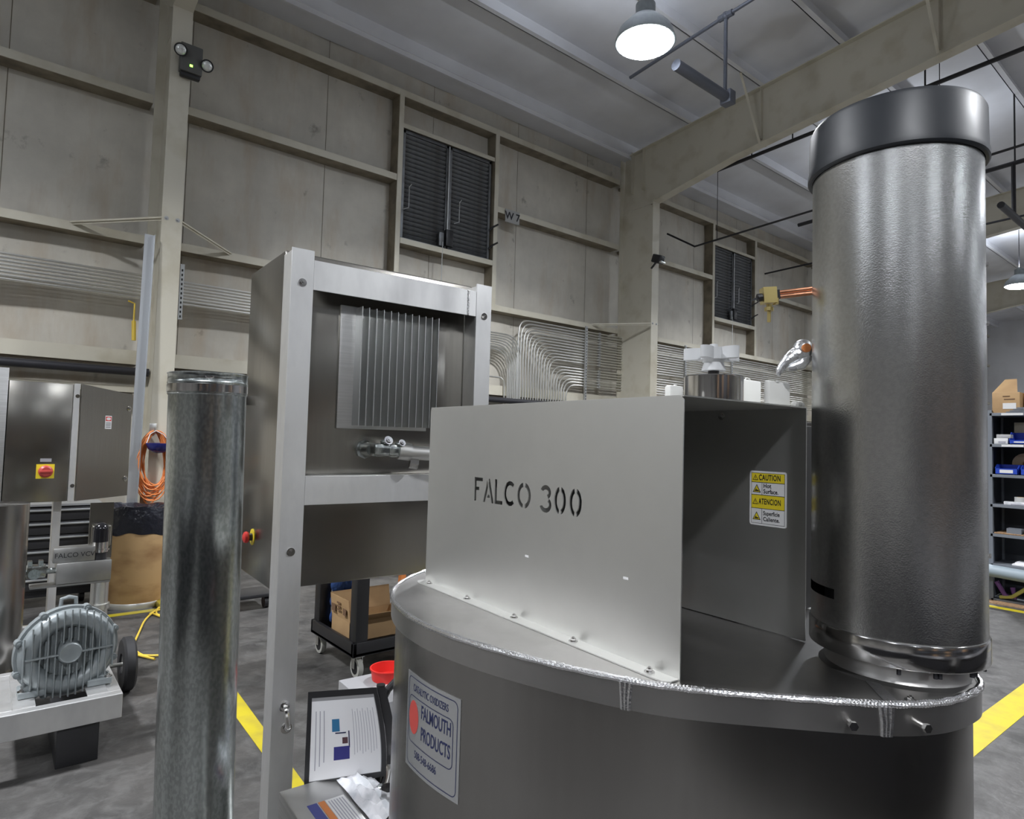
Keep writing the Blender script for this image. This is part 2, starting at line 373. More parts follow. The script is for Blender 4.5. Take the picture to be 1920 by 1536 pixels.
for y in py[:-1]:
    z = roof(y); b = B(); b.box((-14,y-.006,z-.2), (31.4,y+.006,z+.01)); b.box((-14,y-.07,z-.2), (31.4,y+.006,z-.19)); part('purlin', b, M_ceil, ce, False)
b = B(); b.box((-14,7.44,6.62), (31.4,7.8,6.70)); b.box((-14,7.40,6.60), (31.4,7.44,6.86)); part('eave_strut', b, M_ceil, ce, False)
b = B(); b.box((-14,-14.2,0), (31.5,-14,9)); part('wall_back', b, M_back, smooth=False, kind='structure')
b = B(); b.box((-14.2,-14,0), (-14,8,9)); part('wall_west', b, M_back, smooth=False, kind='structure')
b = B(); b.box((31.5,-14,0), (31.7,8,9)); part('wall_east', b, M_ceil, smooth=False, kind='structure')
# floor tape
for nm, q, lab in (('a', [(1.04,2.2),(1.10,2.2),(1.225,4.5),(1.12,4.5)], 'wide yellow floor tape running between the round duct and the aluminium post'),
                   ('b', [(2.2,1.06),(12,.84),(12,.99),(2.2,1.21)], 'yellow floor tape right of the oxidizer tank under the exhaust stack'),
                   ('c', [(7.62,-3),(7.72,-3),(7.76,2.6),(7.66,2.6)], 'thin yellow floor tape in front of the grey shelving'),
                   ('d', [(-.3,6.02),(1.5,6.02),(1.5,6.10),(-.3,6.10)], 'yellow floor tape in front of the black tool chest')):
    b = B(); b.prism(q, 0, .002); part('floor_tape', b, M_yellow, smooth=False, label=lab, cat='tape')

# ------------------------------------------------------------------ lamps
for i, (x, y) in enumerate(LAMPS):
    vis = (i == 6)
    if abs(x-4.98) < .1 and y > 4: lab = 'glaring round high bay lamp hanging from the roof, nearest to the left wall'
    elif abs(x-19.2) < .1 and y > 4: lab = 'small distant high bay lamp seen right of the exhaust stack'
    else: lab = 'round high bay lamp, %s from west in the row %s' % (('first','second','third','fourth','fifth','sixth')[i//3], ('by the left wall','down the middle','farthest from it')[i % 3])
    z = LAMP_Z; t = thing('high_bay_lamp', lab, 'lamp', (x,y,z), group='high bay lamps of the hall')
    b = B(); b.lathe([(.30,0), (.31,.005), (.27,.12), (.16,.24), (.10,.27), (.10,.40), (.04,.42), (.04,.44)], (x,y,z), seg=28); part('reflector', b, M_grey, t)
    b = B(); b.lathe([(.01,-.07), (.15,-.06), (.24,-.035), (.285,-.003), (.29,.0)], (x,y,z), seg=28); part('lens', b, M_lens, t)
    b = B(); b.cyl((x,y,z+.44), (x,y,roof(y)-.05), .008, seg=6); part('hanger', b, M_blackpipe, t)
    l = bpy.data.lights.new('lamp_light', 'AREA'); l.shape = 'DISK'; l.size = .5; l.energy = LAMP_W; l.color = (.96,.97,1.0); l.spread = radians(140)
    lo = bpy.data.objects.new('lamp_light', l); link(lo, t, Matrix.Translation((x,y,z-.08)))
    l = bpy.data.lights.new('ceiling_fill', 'AREA'); l.shape = 'DISK'; l.size = .18; l.energy = LAMP_W*.12; l.color = (.84,.9,1.0)   # added upward fill that brightens the ceiling
    lo = bpy.data.objects.new('ceiling_fill', l); link(lo, t, Matrix.Translation((x,y,z+.46)) @ Matrix.Rotation(pi,4,'X'))

# ------------------------------------------------------------------ conduit banks on the wall
CY = GY-.035
def fillet(pts, r, n=6):
    out = [Vector(pts[0])]
    for i in range(1, len(pts)-1):
        p = Vector(pts[i]); a = (Vector(pts[i-1])-p); c = (Vector(pts[i+1])-p); rr = min(r, a.length*.95, c.length*.95)
        A = p+a.normalized()*rr; C = p+c.normalized()*rr
        for k in range(n+1):
            t_ = k/n; out.append(A*(1-t_)**2+p*2*t_*(1-t_)+C*t_*t_)
    out.append(Vector(pts[-1])); return out
bank = thing('conduit_bank', 'fan of galvanised conduits bending down the wall behind the hood', 'conduits', (7.2, CY, 1.2))
N = 20
for i in range(N):
    z = 3.39-.046*i - (.06 if i > 12 else 0); x = 6.27+.055*i; r = .10+.02*(i % 3)+.1
    b = B(); b.sweep(fillet([(16.1,CY,z), (x+.02,CY,z), (x,CY,z-.5), (x+(.03 if i < 8 else .0),CY,1.2)], r), .013, 8)
    part('conduit', b, M_gpipe, bank)
for k in range(8):
    z = 3.115-.034*k; x = 6.33-.035*k
    b = B(); b.sweep(fillet([(1.42,CY,z-.0), (x-.02,CY,z), (x,CY,z-.5), (x-.01,CY,1.2)], .3), .013, 8)
    part('conduit', b, M_gpipe, bank)
b = B(); b.sweep(fillet([(5.2,CY,2.45), (6.02,CY,2.45), (6.03,CY,1.2)], .12), .013, 8); part('conduit', b, M_gpipe, bank)
for k in range(8):
    b = B(); b.cyl((-9,CY,3.115-.034*k), (1.16,CY,3.115-.034*k), .013, seg=8); part('conduit', b, M_gpipe, bank)
for xx in (7.75, 8.93, 10.55, 12.2, 1.52):
    z0, z1 = (2.05, 3.47) if xx > 5 else (2.7, 3.3)
    b = B(); b.box((xx-.02,CY-.045,z0), (xx+.02,CY-.015,z1)); so = part('strut_channel', b, M_strut, bank, False)
    b = B()
    for j in range(int((z1-z0)/.05)): b.box((xx-.007,CY-.047,z0+.02+.05*j), (xx+.007,CY-.0445,z0+.045+.05*j))
    part('slots', b, M_dark, so, False, kind='stuff')
b = B()
for i in range(N): z = 3.39-.046*i-(.06 if i > 12 else 0); b.box((8.08,CY-.018,z-.014), (8.13,CY+.03,z+.018))
part('clamps', b, M_strut, bank, False, kind='stuff')
t = thing('wall_pipe', 'thick black iron pipe running low along the left wall', 'pipe', (8, 7.5, 2.06))
for x0, x1 in [(a+.02, c-.02) for a, c in zip(COLX, COLX[1:])]:
    b = B(); b.cyl((x0,7.5,2.10), (x1,7.5,2.10), .042, seg=14); part('pipe', b, M_blackpipe, t)
# sprinkler and heater pipework under the roof
t = thing('sprinkler_pipe', 'black sprinkler pipe hanging below the purlins beyond the nearest rafter', 'pipe', (9.6, 3, 6.2))
b = B(); b.cyl((9.6,6.25,6.31), (9.6,-4,6.75), .03, seg=10); part('pipe', b, M_blackpipe, t)
for y in (5.6, 4.9, 3.05, 1.4):
    b = B(); b.cyl((9.6,y,6.31+(6.25-y)*.043), (9.6,y,roof(y)-.15), .012, seg=6); part('hanger', b, M_blackpipe, t)
t = thing('branch_pipe', 'thin dark pipe crossing below the rafter towards the small louvre', 'pipe', (10, 6, 5.2))
b = B(); b.sweep([(10,7.6,5.60), (10,6.97,5.21), (10,4.7,5.31), (10,1,5.5)], .018, 8); part('pipe', b, M_blackpipe, t)
for y in (6.5, 3.0): b = B(); b.cyl((10,y,5.24), (10,y,roof(y)-.15), .006, seg=6); part('hanger', b, M_blackpipe, t)
t = thing('gas_line', 'haze-tinted roof pipe with a drop leg beside the glaring lamp', 'pipe', (6.5, 4.1, 5.6))
b = B(); b.sweep([(6.5,5.6,6.48), (6.5,4.14,6.6), (6.5,1,6.8)], .022, 8); part('pipe', b, M_hazepipe, t)
b = B(); b.ball((6.5,4.14,6.6), .05, seg=10, rings=8); b.cyl((6.5,4.05,6.6), (6.5,4.23,6.6), .04, seg=10); part('fitting', b, M_hazepipe, t)
b = B(); b.cyl((6.5,4.14,6.6), (6.5,4.14,5.66), .022, seg=10); part('drop_pipe', b, M_hazepipe, t)
t = thing('tube_heater', 'dark tube heater hanging beside the glaring lamp', 'heater', (5.9, 4.14, 5.6))
b = B(); b.cyl((5.55,4.14,5.62), (6.55,4.14,5.62), .06, seg=16); part('tube', b, M_hazepipe, t)
b = B(); b.box((6.5,4.07,5.54), (6.62,4.21,5.70), .01); part('burner_box', b, M_hazepipe, t)
t = thing('far_pipework', 'black pipe trapeze under the roof right of the exhaust stack', 'pipe', (12, 2.6, 5.4))
b = B(); b.cyl((12,6,5.85), (12,-3,6.2), .035, seg=10); part('pipe', b, M_blackpipe, t)
b = B(); b.cyl((12,2.62,6.0), (12,2.62,5.15), .03, seg=8); part('drop_pipe', b, M_blackpipe, t)
b = B(); b.cyl((11.3,2.62,5.15), (12.8,2.62,5.15), .05, seg=10); part('heater_tube', b, M_blackpipe, t)
b = B(); b.cyl((14,8,5.6), (14,-3,5.9), .02, seg=8); part('pipe', b, M_blackpipe, t)
for y in (3.75, 2.6):
    b = B(); b.cyl((12,y,5.95), (12,y,roof(y)-.15), .012, seg=6); part('hanger', b, M_blackpipe, t)

# ------------------------------------------------------------------ things on the wall and on the columns
t = thing('wall_sign', 'small grey sign reading W 7 right of the large louvre', 'sign', (6.09, GY-.03, 4.87))
b = B(); b.box((5.96,GY-.03,4.86), (6.24,GY-.02,5.06)); part('plate', b, mat('sign_grey', (.33,.33,.32), .5), t, False)
text('lettering', 'W 7', .16, plane((6.10,GY-.0305,4.96), (1,0,0), (0,0,1)), M_ink, t, off=.004)
t = thing('emergency_light', 'twin-head emergency light on the inner flange of the left column', 'emergency light', (1.36, 6.78, 5.0))
b = B(); b.box((1.25,6.76,5.02), (1.45,6.848,5.30), .012); part('housing', b, mat('dark_grey_case', (.09,.09,.085), .5), t)
for x, z in ((1.245,5.20), (1.485,5.13)):
    b = B(); b.lathe([(.03,-.06), (.055,-.03), (.06,0), (.057,.012), (.05,.006)], (x,6.74,z), (-.2,-.85,-.5)); h = part('lamp_head', b, M_black, t)
    b = B(); b.lathe([(.048,0), (.04,.012), (.02,.02), (.0,.022)], (x-.001,6.735,z-.004), (-.2,-.85,-.5)); part('lamp_glass', b, M_glass2, h)
b = B(); b.box((1.335,6.754,5.075), (1.36,6.762,5.095)); part('indicator', b, M_glow, t)
b = B(); b.box((1.26,6.78,4.98), (1.44,6.84,5.03), .01); part('test_bracket', b, M_black, t)
t = thing('floodlight', 'small dark floodlight on the inner flange of the second column', 'floodlight', (8.56, 6.8, 4.5))
b = B(); b.box((8.52,6.62,4.56), (8.66,6.80,4.70), .02, rot=Matrix.Rotation(.35,4,'X')); part('housing', b, M_black, t)
b = B(); b.bar((8.6,6.72,4.62), (8.6,6.86,4.5), .03, .02); part('bracket', b, M_black, t)
b = B(); b.box((8.535,6.60,4.545), (8.645,6.64,4.57)); part('lens', b, M_glass, t)
# leaning angle, cord coil, blue dome
b = B(); b.bar((1.085,6.83,3.36), (1.03,6.70,.0), .085, .004, up=(0,1,0)); b.bar((1.123,6.81,3.36), (1.068,6.68,.0), .004, .04, up=(0,1,0))
part('leaning_angle', b, M_bar, smooth=False, label='long galvanised angle leaning against the left column', cat='metal angle')
b = B(); b.bar((1.15,6.84,.9), (1.13,6.7,.0), .05, .02, up=(0,1,0)); part('wood_strip', b, M_wood, smooth=False, label='narrow wooden strip leaning beside the galvanised angle', cat='wood strip')
t = thing('extension_cord', 'orange extension cord coiled on a hook of the left column', 'cord', (1.21, 6.8, .9))
for k in range(17):
    a, c = .105+.015*(k % 4)+random.uniform(-.008,.008), .26+.018*(k % 5)+random.uniform(-.01,.01); cx = 1.215+random.uniform(-.02,.02); y = 6.80-.011*(k % 4)-.004*k/3
    pts = []
    for j in range(28):
        an = 2*pi*j/28; wob = 1+.05*sin(3*an+k)
        pts.append((cx+a*sin(an)*wob*(1-.25*max(0, cos(an))), y+.008*sin(2*an+k), 1.50-c+c*cos(an)*(1.0 if cos(an) > 0 else wob)))
    b = B(); b.sweep(pts, .0065, 6, closed=True); part('cord_loop', b, M_orange, t)
b = B(); b.box((1.17,6.835,1.47), (1.23,6.849,1.57), .003); b.sweep([(1.20,6.84,1.50), (1.20,6.74,1.49), (1.20,6.735,1.53)], .006, 6); part('hook_plate', b, M_gpipe, t)
t = thing('dust_mask', 'shiny deep blue dome hanging inside the orange cord coil', 'safety mask', (1.23, 6.72, 1.28))
b = B(); b.lathe([(.001,-.085), (.05,-.075), (.09,-.045), (.108,0), (.11,.01), (.10,.012), (.08,.0)], (1.235,6.70,1.375), (0,0,1), 28); part('shell', b, M_dome, t)
b = B(); b.sweep([(1.13,6.69,1.385), (1.16,6.715,1.47), (1.21,6.74,1.50), (1.27,6.72,1.47), (1.33,6.69,1.385)], .004, 6); part('strap', b, M_white, t)

# ------------------------------------------------------------------ THE OXIDIZER TANK (machine frame)
def Mx(x, y, z=0): return Vector((x, y, z))
OUT = [(1.315,.418),(1.262,.390),(1.20,.386),(1.13,.396),(1.06,.428),(1.0,.478),(.93,.545),(.863,.611),(.808,.675),(.764,.752),(.715,.865),(.672,1.0),(.649,1.147),(.662,1.302),(.715,1.444),(.799,1.545),(.91,1.625),(1.05,1.675),(1.19,1.68),(1.33,1.65),(1.46,1.585),(1.56,1.48),(1.625,1.35),(1.65,1.2),(1.635,1.03),(1.585,.88),(1.52,.74),(1.455,.62),(1.405,.52),(1.37,.455)]
def catmull(P, n):
    out = []; L_ = len(P)
    for i in range(L_):
        p0, p1, p2, p3 = (Vector((*P[(i+k) % L_], 0)) for k in (-1, 0, 1, 2))
        for j in range(n):
            t_ = j/n; out.append(.5*((2*p1)+(p2-p0)*t_+(2*p0-5*p1+4*p2-p3)*t_*t_+(3*p1-p0-3*p2+p3)*t_**3))
    return out
ring = catmull(OUT, 6)
for _ in range(3): ring = [(ring[i-1]+ring[i]*2+ring[(i+1) % len(ring)])/4 for i in range(len(ring))]
def inset(d):
    n = len(ring); out = []
    for i in range(n):
        tg = (ring[(i+1) % n]-ring[i-1]).normalized(); nr = Vector((-tg.y, tg.x, 0))
        c = Vector((1.18, 1.05, 0))-ring[i]
        if nr.dot(c) < 0: nr = -nr
        out.append(ring[i]+nr*d)
    return out
def wallring(bm_, levels, capb=True, capt=True):
    rs = [[bm_.bm.verts.new((p.x, p.y, z)) for p in inset(d)] for d, z in levels]; n = len(ring)
    for A, C in zip(rs, rs[1:]):
        for i in range(n): bm_.bm.faces.new((A[i], A[(i+1) % n], C[(i+1) % n], C[i]))
    if capb: bm_.bm.faces.new(rs[0])
    if capt: bm_.bm.faces.new(rs[-1])
ZT = 1.12
tank = mthing('oxidizer_tank', 'large oval brushed aluminium tank with welded lid in the foreground', 'tank', (1.15,1.1,.0))
b = B(MF); wallring(b, [(.012,.06), (.012,1.09)]); part('shell', b, M_tank, tank)
b = B(MF); wallring(b, [(0,ZT-.046), (0,ZT-.003), (.003,ZT)]); lid = part('lid', b, M_lid, tank)
b = B(MF)                                # rippled weld bead round the rim
wr = inset(.002); pts = []; rad = []
for i in range(len(wr)):
    a, c = wr[i], wr[(i+1) % len(wr)]
    for j in range(5):
        pts.append((*(a+(c-a)*j/5).xy, ZT)); rad.append(.0050+.0010*((len(pts)) % 2)+.0005*sin(len(pts)*.37))
b.sweep(pts, rad, 8, closed=True); part('weld_bead', b, M_weld, lid)
def rim_at(x, y): return min(range(len(ring)), key=lambda i: (ring[i]-Vector((x, y, 0))).length)
def rim_n(i): tg = (ring[(i+1) % len(ring)]-ring[i-1]).normalized(); nr = Vector((-tg.y, tg.x, 0)); return nr if nr.dot(ring[i]-Vector((1.18,1.05,0))) > 0 else -nr
for x, y in ((.784,.722), (1.04,.44)):
    i = rim_at(x, y); nr = rim_n(i); tg = Vector((-nr.y, nr.x, 0)); b = B(MF)
    for k in (-1, 0, 1): b.sweep([ring[i]+tg*.008*k+Vector((0,0,ZT-.003)), ring[i]+tg*.006*k+nr*.0015+Vector((0,0,ZT-.025)), ring[i]+tg*.005*k+Vector((0,0,ZT-.046))], .004, 6)
    part('weld_seam', b, M_weld, lid)
for x, y in ((1.005,.475), (1.085,.413)):
    i = rim_at(x, y); nr = rim_n(i); b = B(MF); p = ring[i]+Vector((0,0,ZT-.028)); b.cyl(p-nr*.003, p+nr*.012, .0042, seg=10); b.cyl(p+nr*.012, p+nr*.018, .0068, seg=6); part('screw', b, M_shiny, lid)
b = B(MF); b.bolt((1.09,.43,ZT), (0,0,1), .005, .005); part('screw', b, M_shiny, lid)
b = B(MF); b.bar((1.045,.432,ZT+.0006), (1.12,.50,ZT+.0006), .02, .0012); part('lid_strip', b, M_weld, lid, False)
# name plate bent round the shell
SH = inset(.012); cum = [0]
for i in range(len(SH)): cum.append(cum[-1]+(SH[(i+1) % len(SH)]-SH[i]).length)
def shell_pt(s_, out=0.0):
    s_ %= cum[-1]
    for i in range(len(SH)):
        if cum[i+1] >= s_: break
    t_ = (s_-cum[i])/(cum[i+1]-cum[i]); a, c = SH[i], SH[(i+1) % len(SH)]; p = a+(c-a)*t_
    tg = (c-a).normalized(); nr = Vector((-tg.y, tg.x, 0))
    if nr.dot(p-Vector((1.18,1.05,0))) < 0: nr = -nr
    return p+nr*out
def bend(me, s0, z0, out):              # x grows towards the viewer's right = decreasing arc
    for v in me.vertices:
        x, y, z = v.co; p = shell_pt(s0-x, out+z); v.co = (p.x, p.y, z0+y)
    me.transform(MF); return me
PL = dict(s0=0, z0=0)
def plate_mesh(x0, x1, y0, y1, th, r=0, n=14):
    b = B(); poly = []
    if r:
        for cx, cy, a0 in ((x1-r,y1-r,0),(x0+r,y1-r,90),(x0+r,y0+r,180),(x1-r,y0+r,270)):
            for k in range(5): a = radians(a0+22.5*k); poly.append((cx+r*cos(a), cy+r*sin(a)))
        return poly
    vs = [[b.bm.verts.new((x0+(x1-x0)*i/n, y, th)) for i in range(n+1)] for y in (y0, y1)]
    ws = [[b.bm.verts.new((x0+(x1-x0)*i/n, y, 0)) for i in range(n+1)] for y in (y0, y1)]
    for i in range(n):
        b.bm.faces.new((vs[0][i], vs[0][i+1], vs[1][i+1], vs[1][i]))
        for q in (0, 1): b.bm.faces.new((vs[q][i], ws[q][i], ws[q][i+1], vs[q][i+1]))
    for i in (0, n): b.bm.faces.new((vs[0][i], ws[0][i], ws[1][i], vs[1][i]))
    return b.mesh('plate')
def frame_line(poly, wd, th):
    pts = []
    for i in range(len(poly)):
        a, c = Vector(poly[i]), Vector(poly[(i+1) % len(poly)]); n = max(1, int((c-a).length/.012))
        pts += [a+(c-a)*j/n for j in range(n)]
    b = B(); n = len(pts); I = []; O = []
    for i in range(n):
        tg = (pts[(i+1) % n]-pts[i-1]).normalized(); nr = Vector((-tg.y, tg.x))
        I.append(b.bm.verts.new((*(pts[i]+nr*wd/2), th))); O.append(b.bm.verts.new((*(pts[i]-nr*wd/2), th)))
    for i in range(n): b.bm.faces.new((I[i], I[(i+1) % n], O[(i+1) % n], O[i]))
    return b.mesh('line')
def nearest_arc(x, y):
    i = min(range(len(SH)), key=lambda i: (SH[i]-Vector((x, y, 0))).length); return cum[i]
PS, PZ, PW, PH = nearest_arc(.655,1.145), .905, .20, .195
np_ = part('name_plate', bend(plate_mesh(-PW/2, PW/2, -PH/2, PH/2, .0008), PS, PZ, .0003), M_plate, tank, label='silver name plate reading FALMOUTH PRODUCTS')
E_ = .0009
part('plate_border', bend(frame_line(plate_mesh(-PW/2+.008, PW/2-.008, -PH/2+.008, PH/2-.008, 0, r=.012), .0016, .0), PS, PZ, E_+.0006), M_inkb, np_, False)
part('plate_border', bend(frame_line(plate_mesh(-PW/2+.014, PW/2-.02, -PH/2+.055, PH/2-.045, 0, r=.012), .0016, .0), PS, PZ, E_+.0006), M_inkb, np_, False)
def ptext(body, size, x, y, sx, off=0):
    me = text_mesh(body, size, ext=.0001, sx=sx, off=off); me.transform(Matrix.Translation((x, y, 0))); part('lettering', bend(me, PS, PZ, E_+.0006), M_inkb, np_, False)
ptext('CATALYTIC OXIDIZERS', .0205, -.002, .070, .62, .0001)
ptext('FALMOUTH', .038, .022, .031, .53, .0004)
ptext('PRODUCTS', .038, .022, -.012, .53, .0004)
ptext('508-548-6686', .022, -.012, -.062, .70, 0)
b = B(); b.prism([(-.064+.022*cos(k*pi/12), .01+.034*sin(k*pi/12)) for k in range(24)], 0, .0002); part('red_disc', bend(b.mesh('disc'), PS, PZ, E_+.0005), M_redlbl, np_, False)

# ------------------------------------------------------------------ THE HOOD on the tank, with cut-out letters
HX, HX2, HY0, HY1, HZ = .849, 1.23, .673, 1.515, 1.582
hood = mthing('heat_shield_hood', 'grey sheet aluminium hood with cut-out letters FALCO 300 on the tank', 'hood', (1.04,1.09,ZT))
# stroke font for the cut-outs: polygons in a unit cell, stencil gaps kept open
def arcpoly(cx, cy, rx, ry, a0, a1, wd, n=10):
    o = [(cx+rx*cos(radians(a0+(a1-a0)*k/n)), cy+ry*sin(radians(a0+(a1-a0)*k/n))) for k in range(n+1)]
    i = [(cx+(rx-wd)*cos(radians(a0+(a1-a0)*k/n)), cy+(ry-wd)*sin(radians(a0+(a1-a0)*k/n))) for k in range(n+1)]
    return o+i[::-1]
def rect(x0, y0, x1, y1): return [(x0,y0),(x1,y0),(x1,y1),(x0,y1)]
W_ = .17
GL = {'F': (.75, [[(0,0),(W_,0),(W_,.46),(.42,.46),(.42,.6),(W_,.6),(W_,.85),(.7,.85),(.7,1),(0,1)]]),
      'A': (.95, [[(0,0),(.17,0),(.40,.62),(.345,.92),(.33,.92)], [(.88,0),(.71,0),(.42,.80),(.46,1.0),(.54,1.0)], [(.33,.2),(.57,.2),(.52,.33),(.37,.33)]]),
      'L': (.72, [[(0,0),(.62,0),(.62,.15),(W_,.15),(W_,1),(0,1)]]),
      'C': (.98, [arcpoly(.46,.5,.46,.5,48,312,W_)]),
      'O': (1.08, [arcpoly(.5,.5,.48,.5,100,260,W_), arcpoly(.5,.5,.48,.5,-80,80,W_)]),
      '3': (.86, [arcpoly(.33,.73,.34,.27,-60,160,W_,12), arcpoly(.33,.28,.38,.30,-165,52,W_,12)]),
      '0': (.92, [arcpoly(.38,.5,.36,.5,102,258,W_), arcpoly(.38,.5,.36,.5,-78,78,W_)]), ' ': (.55, [])}
cu = bpy.data.curves.new('hood_front', 'CURVE'); cu.dimensions = '2D'; cu.fill_mode = 'BOTH'; cu.extrude = .0012
def spl(poly):
    s_ = cu.splines.new('POLY'); s_.points.add(len(poly)-1); s_.use_cyclic_u = True
    for p, q in zip(s_.points, poly): p.co = (q[0], q[1], 0, 1)
PWD, PHT = HY1-HY0, HZ-ZT
r_ = .006
spl([(0,0),(PWD,0),(PWD,PHT-r_),(PWD-r_,PHT),(r_,PHT),(0,PHT-r_)])
x = HY1-1.290; hgt = .056; zc = 1.382-ZT; tot = sum(GL[c][0] for c in 'FALCO 300'); kx = (1.290-.903)/tot
for ch in 'FALCO 300':
    for pl in GL[ch][1]: spl([(x+px*kx, zc-hgt/2+py_*hgt) for px, py_ in pl])
    x += GL[ch][0]*kx
co = bpy.data.objects.new('tmp', cu); COL.objects.link(co)
me = bpy.data.meshes.new_from_object(co.evaluated_get(bpy.context.evaluated_depsgraph_get())); bpy.data.objects.remove(co); me.materials.clear()
# x of the sheet runs from the far end (y=HY1) to the near end (y=HY0)
me.transform(MF @ plane((HX, HY1, ZT), (0,-1,0), (0,0,1)))
part('front_sheet', me, M_hood, hood, False, label='sheet with cut-out letters FALCO 300')
b = B(MF); b.box((HX,HY0,HZ-.0015), (HX2+.001,HY1,HZ+.001)); part('top_sheet', b, M_hood, hood, False)
b = B(MF); b.box((HX2-.0012,HY0,ZT+.002), (HX2+.0012,HY1,HZ)); side = part('inner_sheet', b, M_hoodin, hood, False)
b = B(MF); b.box((HX,HY1-.002,ZT), (HX2,HY1,HZ)); part('end_sheet', b, M_hood, hood, False)
b = B(MF); fl = [(HX+.001,HY0+.002),(HX-.018,HY0+.003),(HX-.029,HY0+.012),(HX-.031,HY0+.03),(HX-.031,HY1-.012),(HX-.022,HY1+.004),(HX-.006,HY1+.004),(HX+.001,HY1)]
b.prism(fl, ZT+.0005, ZT+.0028); flg = part('flange', b, M_hood, hood, False)
for y in (1.469,1.286,1.10,.912,.724):
    b = B(MF); b.bolt((HX-.0155,y,ZT+.0028), (0,0,1), .0052, .006); part('screw', b, M_shiny, flg)
for y, z in ((1.085,1.255), (.80,1.262)):
    b = B(MF); b.box((HX-.0016,y-.012,z-.0025), (HX-.0011,y,z+.002)); part('scratch_tag', b, M_lblw, hood, False)
b = B(MF); b.bolt((HX2-.001,.87,HZ-.014), (-1,0,0), .005, .004); part('screw', b, M_shiny, side)
# caution label on the inner sheet
LX = HX2-.0014; LM = MF @ plane((LX, .755, 1.393), (0,-1,0), (0,0,1))
def lrect(x0, y0, x1, y1, z0, z1, r=0):
    if not r: return rect(x0, y0, x1, y1)
    out = []
    for cx, cy, a0 in ((x1-r,y1-r,0),(x0+r,y1-r,90),(x0+r,y0+r,180),(x1-r,y0+r,270)):
        for k in range(5): a = radians(a0+22.5*k); out.append((cx+r*cos(a), cy+r*sin(a)))
    return out
def flat(b, poly, z0, z1): b.prism(poly, z0, z1, LM)
b = B(); flat(b, lrect(-.042,-.057,.042,.057,0,0,.005), 0, .0003); lab = part('caution_label', b, M_lblw, side, False, label='CAUTION Hot Surface ATENCION Superficie Caliente label')
# third level only: lettering belongs to the hood's label
def lpart(nm, m, polys, z=.0005):
    b = B()
    for p in polys: flat(b, p, .0002, z)
    return part(nm, b, m, hood, False)
lpart('label_black_band', M_ink, [rect(-.038,-.053,.038,.053)], .0005)
for q in (rect(-.0372,.0075,-.0135,.0325), rect(-.0125,.0075,.0372,.0325), rect(-.0372,-.0522,-.0135,-.022), rect(-.0125,-.0522,.0372,-.022)): lpart('label_panel', M_lblw, [q], .0006)
lpart('label_yellow_band', M_lbly, [rect(-.0372,.0338,.0372,.0522), rect(-.0372,-.0208,.0372,.0062)], .0006)
tri = lambda cx, cy, s_: [(cx-s_,cy-s_*.8),(cx+s_,cy-s_*.8),(cx,cy+s_)]
lpart('warning_triangle', M_ink, [tri(-.0285,.043,.0066), tri(-.0285,-.0075,.0066), tri(-.0252,.0195,.0095), tri(-.0252,-.038,.0095)], .0008)
lpart('warning_triangle', M_lbly, [tri(-.0285,.0427,.0046), tri(-.0285,-.0078,.0046), tri(-.0252,.019,.0072), tri(-.0252,-.0385,.0072)], .001)
lpart('warning_symbol', M_ink, [rect(-.0291,.0405,-.0279,.0455), rect(-.0291,-.010,-.0279,-.005), [(-.031,.0145),(-.019,.0145),(-.0215,.017),(-.0255,.0175),(-.0265,.021),(-.028,.017)], [(-.031,-.043),(-.019,-.043),(-.0215,-.0405),(-.0255,-.040),(-.0265,-.0365),(-.028,-.0405)]], .0012)
def ltext(s_, size, x, y, sx=1, al='LEFT', off=0, spacing=1.05):
    me = text_mesh(s_, size, ext=.0001, sx=sx, align=al, off=off, spacing=spacing); me.transform(LM @ Matrix.Translation((x, y, .0007))); part('label_lettering', me, M_ink, hood, False)
ltext('CAUTION', .0165, -.0205, .0432, .62, off=.0004, spacing=1.1); ltext('ATENCION', .0165, -.0205, -.007, .55, off=.0004, spacing=1.12)
ltext('Hot', .0125, -.010, .0262, .86, off=.0003); ltext('Surface.', .0125, -.010, .0145, .82, off=.0003)
ltext('Superficie', .012, -.010, -.031, .74, off=.0003); ltext('Caliente.', .012, -.010, -.043, .82, off=.0003)
# burner pipework glimpsed under and inside the hood
bt = mthing('burner_tubing', 'copper tube glimpsed inside the hood just above the lid', 'tubing', (1.05,1.2,ZT))
b = B(MF); b.sweep([(1.0,1.42,1.15),(1.02,1.2,1.14),(1.15,1.05,1.14),(1.27,1.0,1.135),(1.34,.9,1.135)], .007, 8); part('tube', b, M_copper, bt)
b = B(MF); b.cyl((1.02,1.3,1.122), (1.02,1.3,1.38), .07, seg=28); b.cyl((1.02,1.3,1.38), (1.02,1.3,1.40), .085, seg=28); part('burner_head', b, M_alu, bt)

fh = mthing('filter_housing', 'dark housing on the tank between the hood and the exhaust stack', 'housing', (1.4,1.0,ZT))
b = B(MF); b.box((1.255,.80,ZT+.002), (1.5,1.3,1.555), .008); part('box', b, M_dark, fh)
b = B(MF); b.cyl((1.38,1.0,1.555), (1.38,1.0,1.575), .05, seg=20); part('lid', b, M_black, fh)

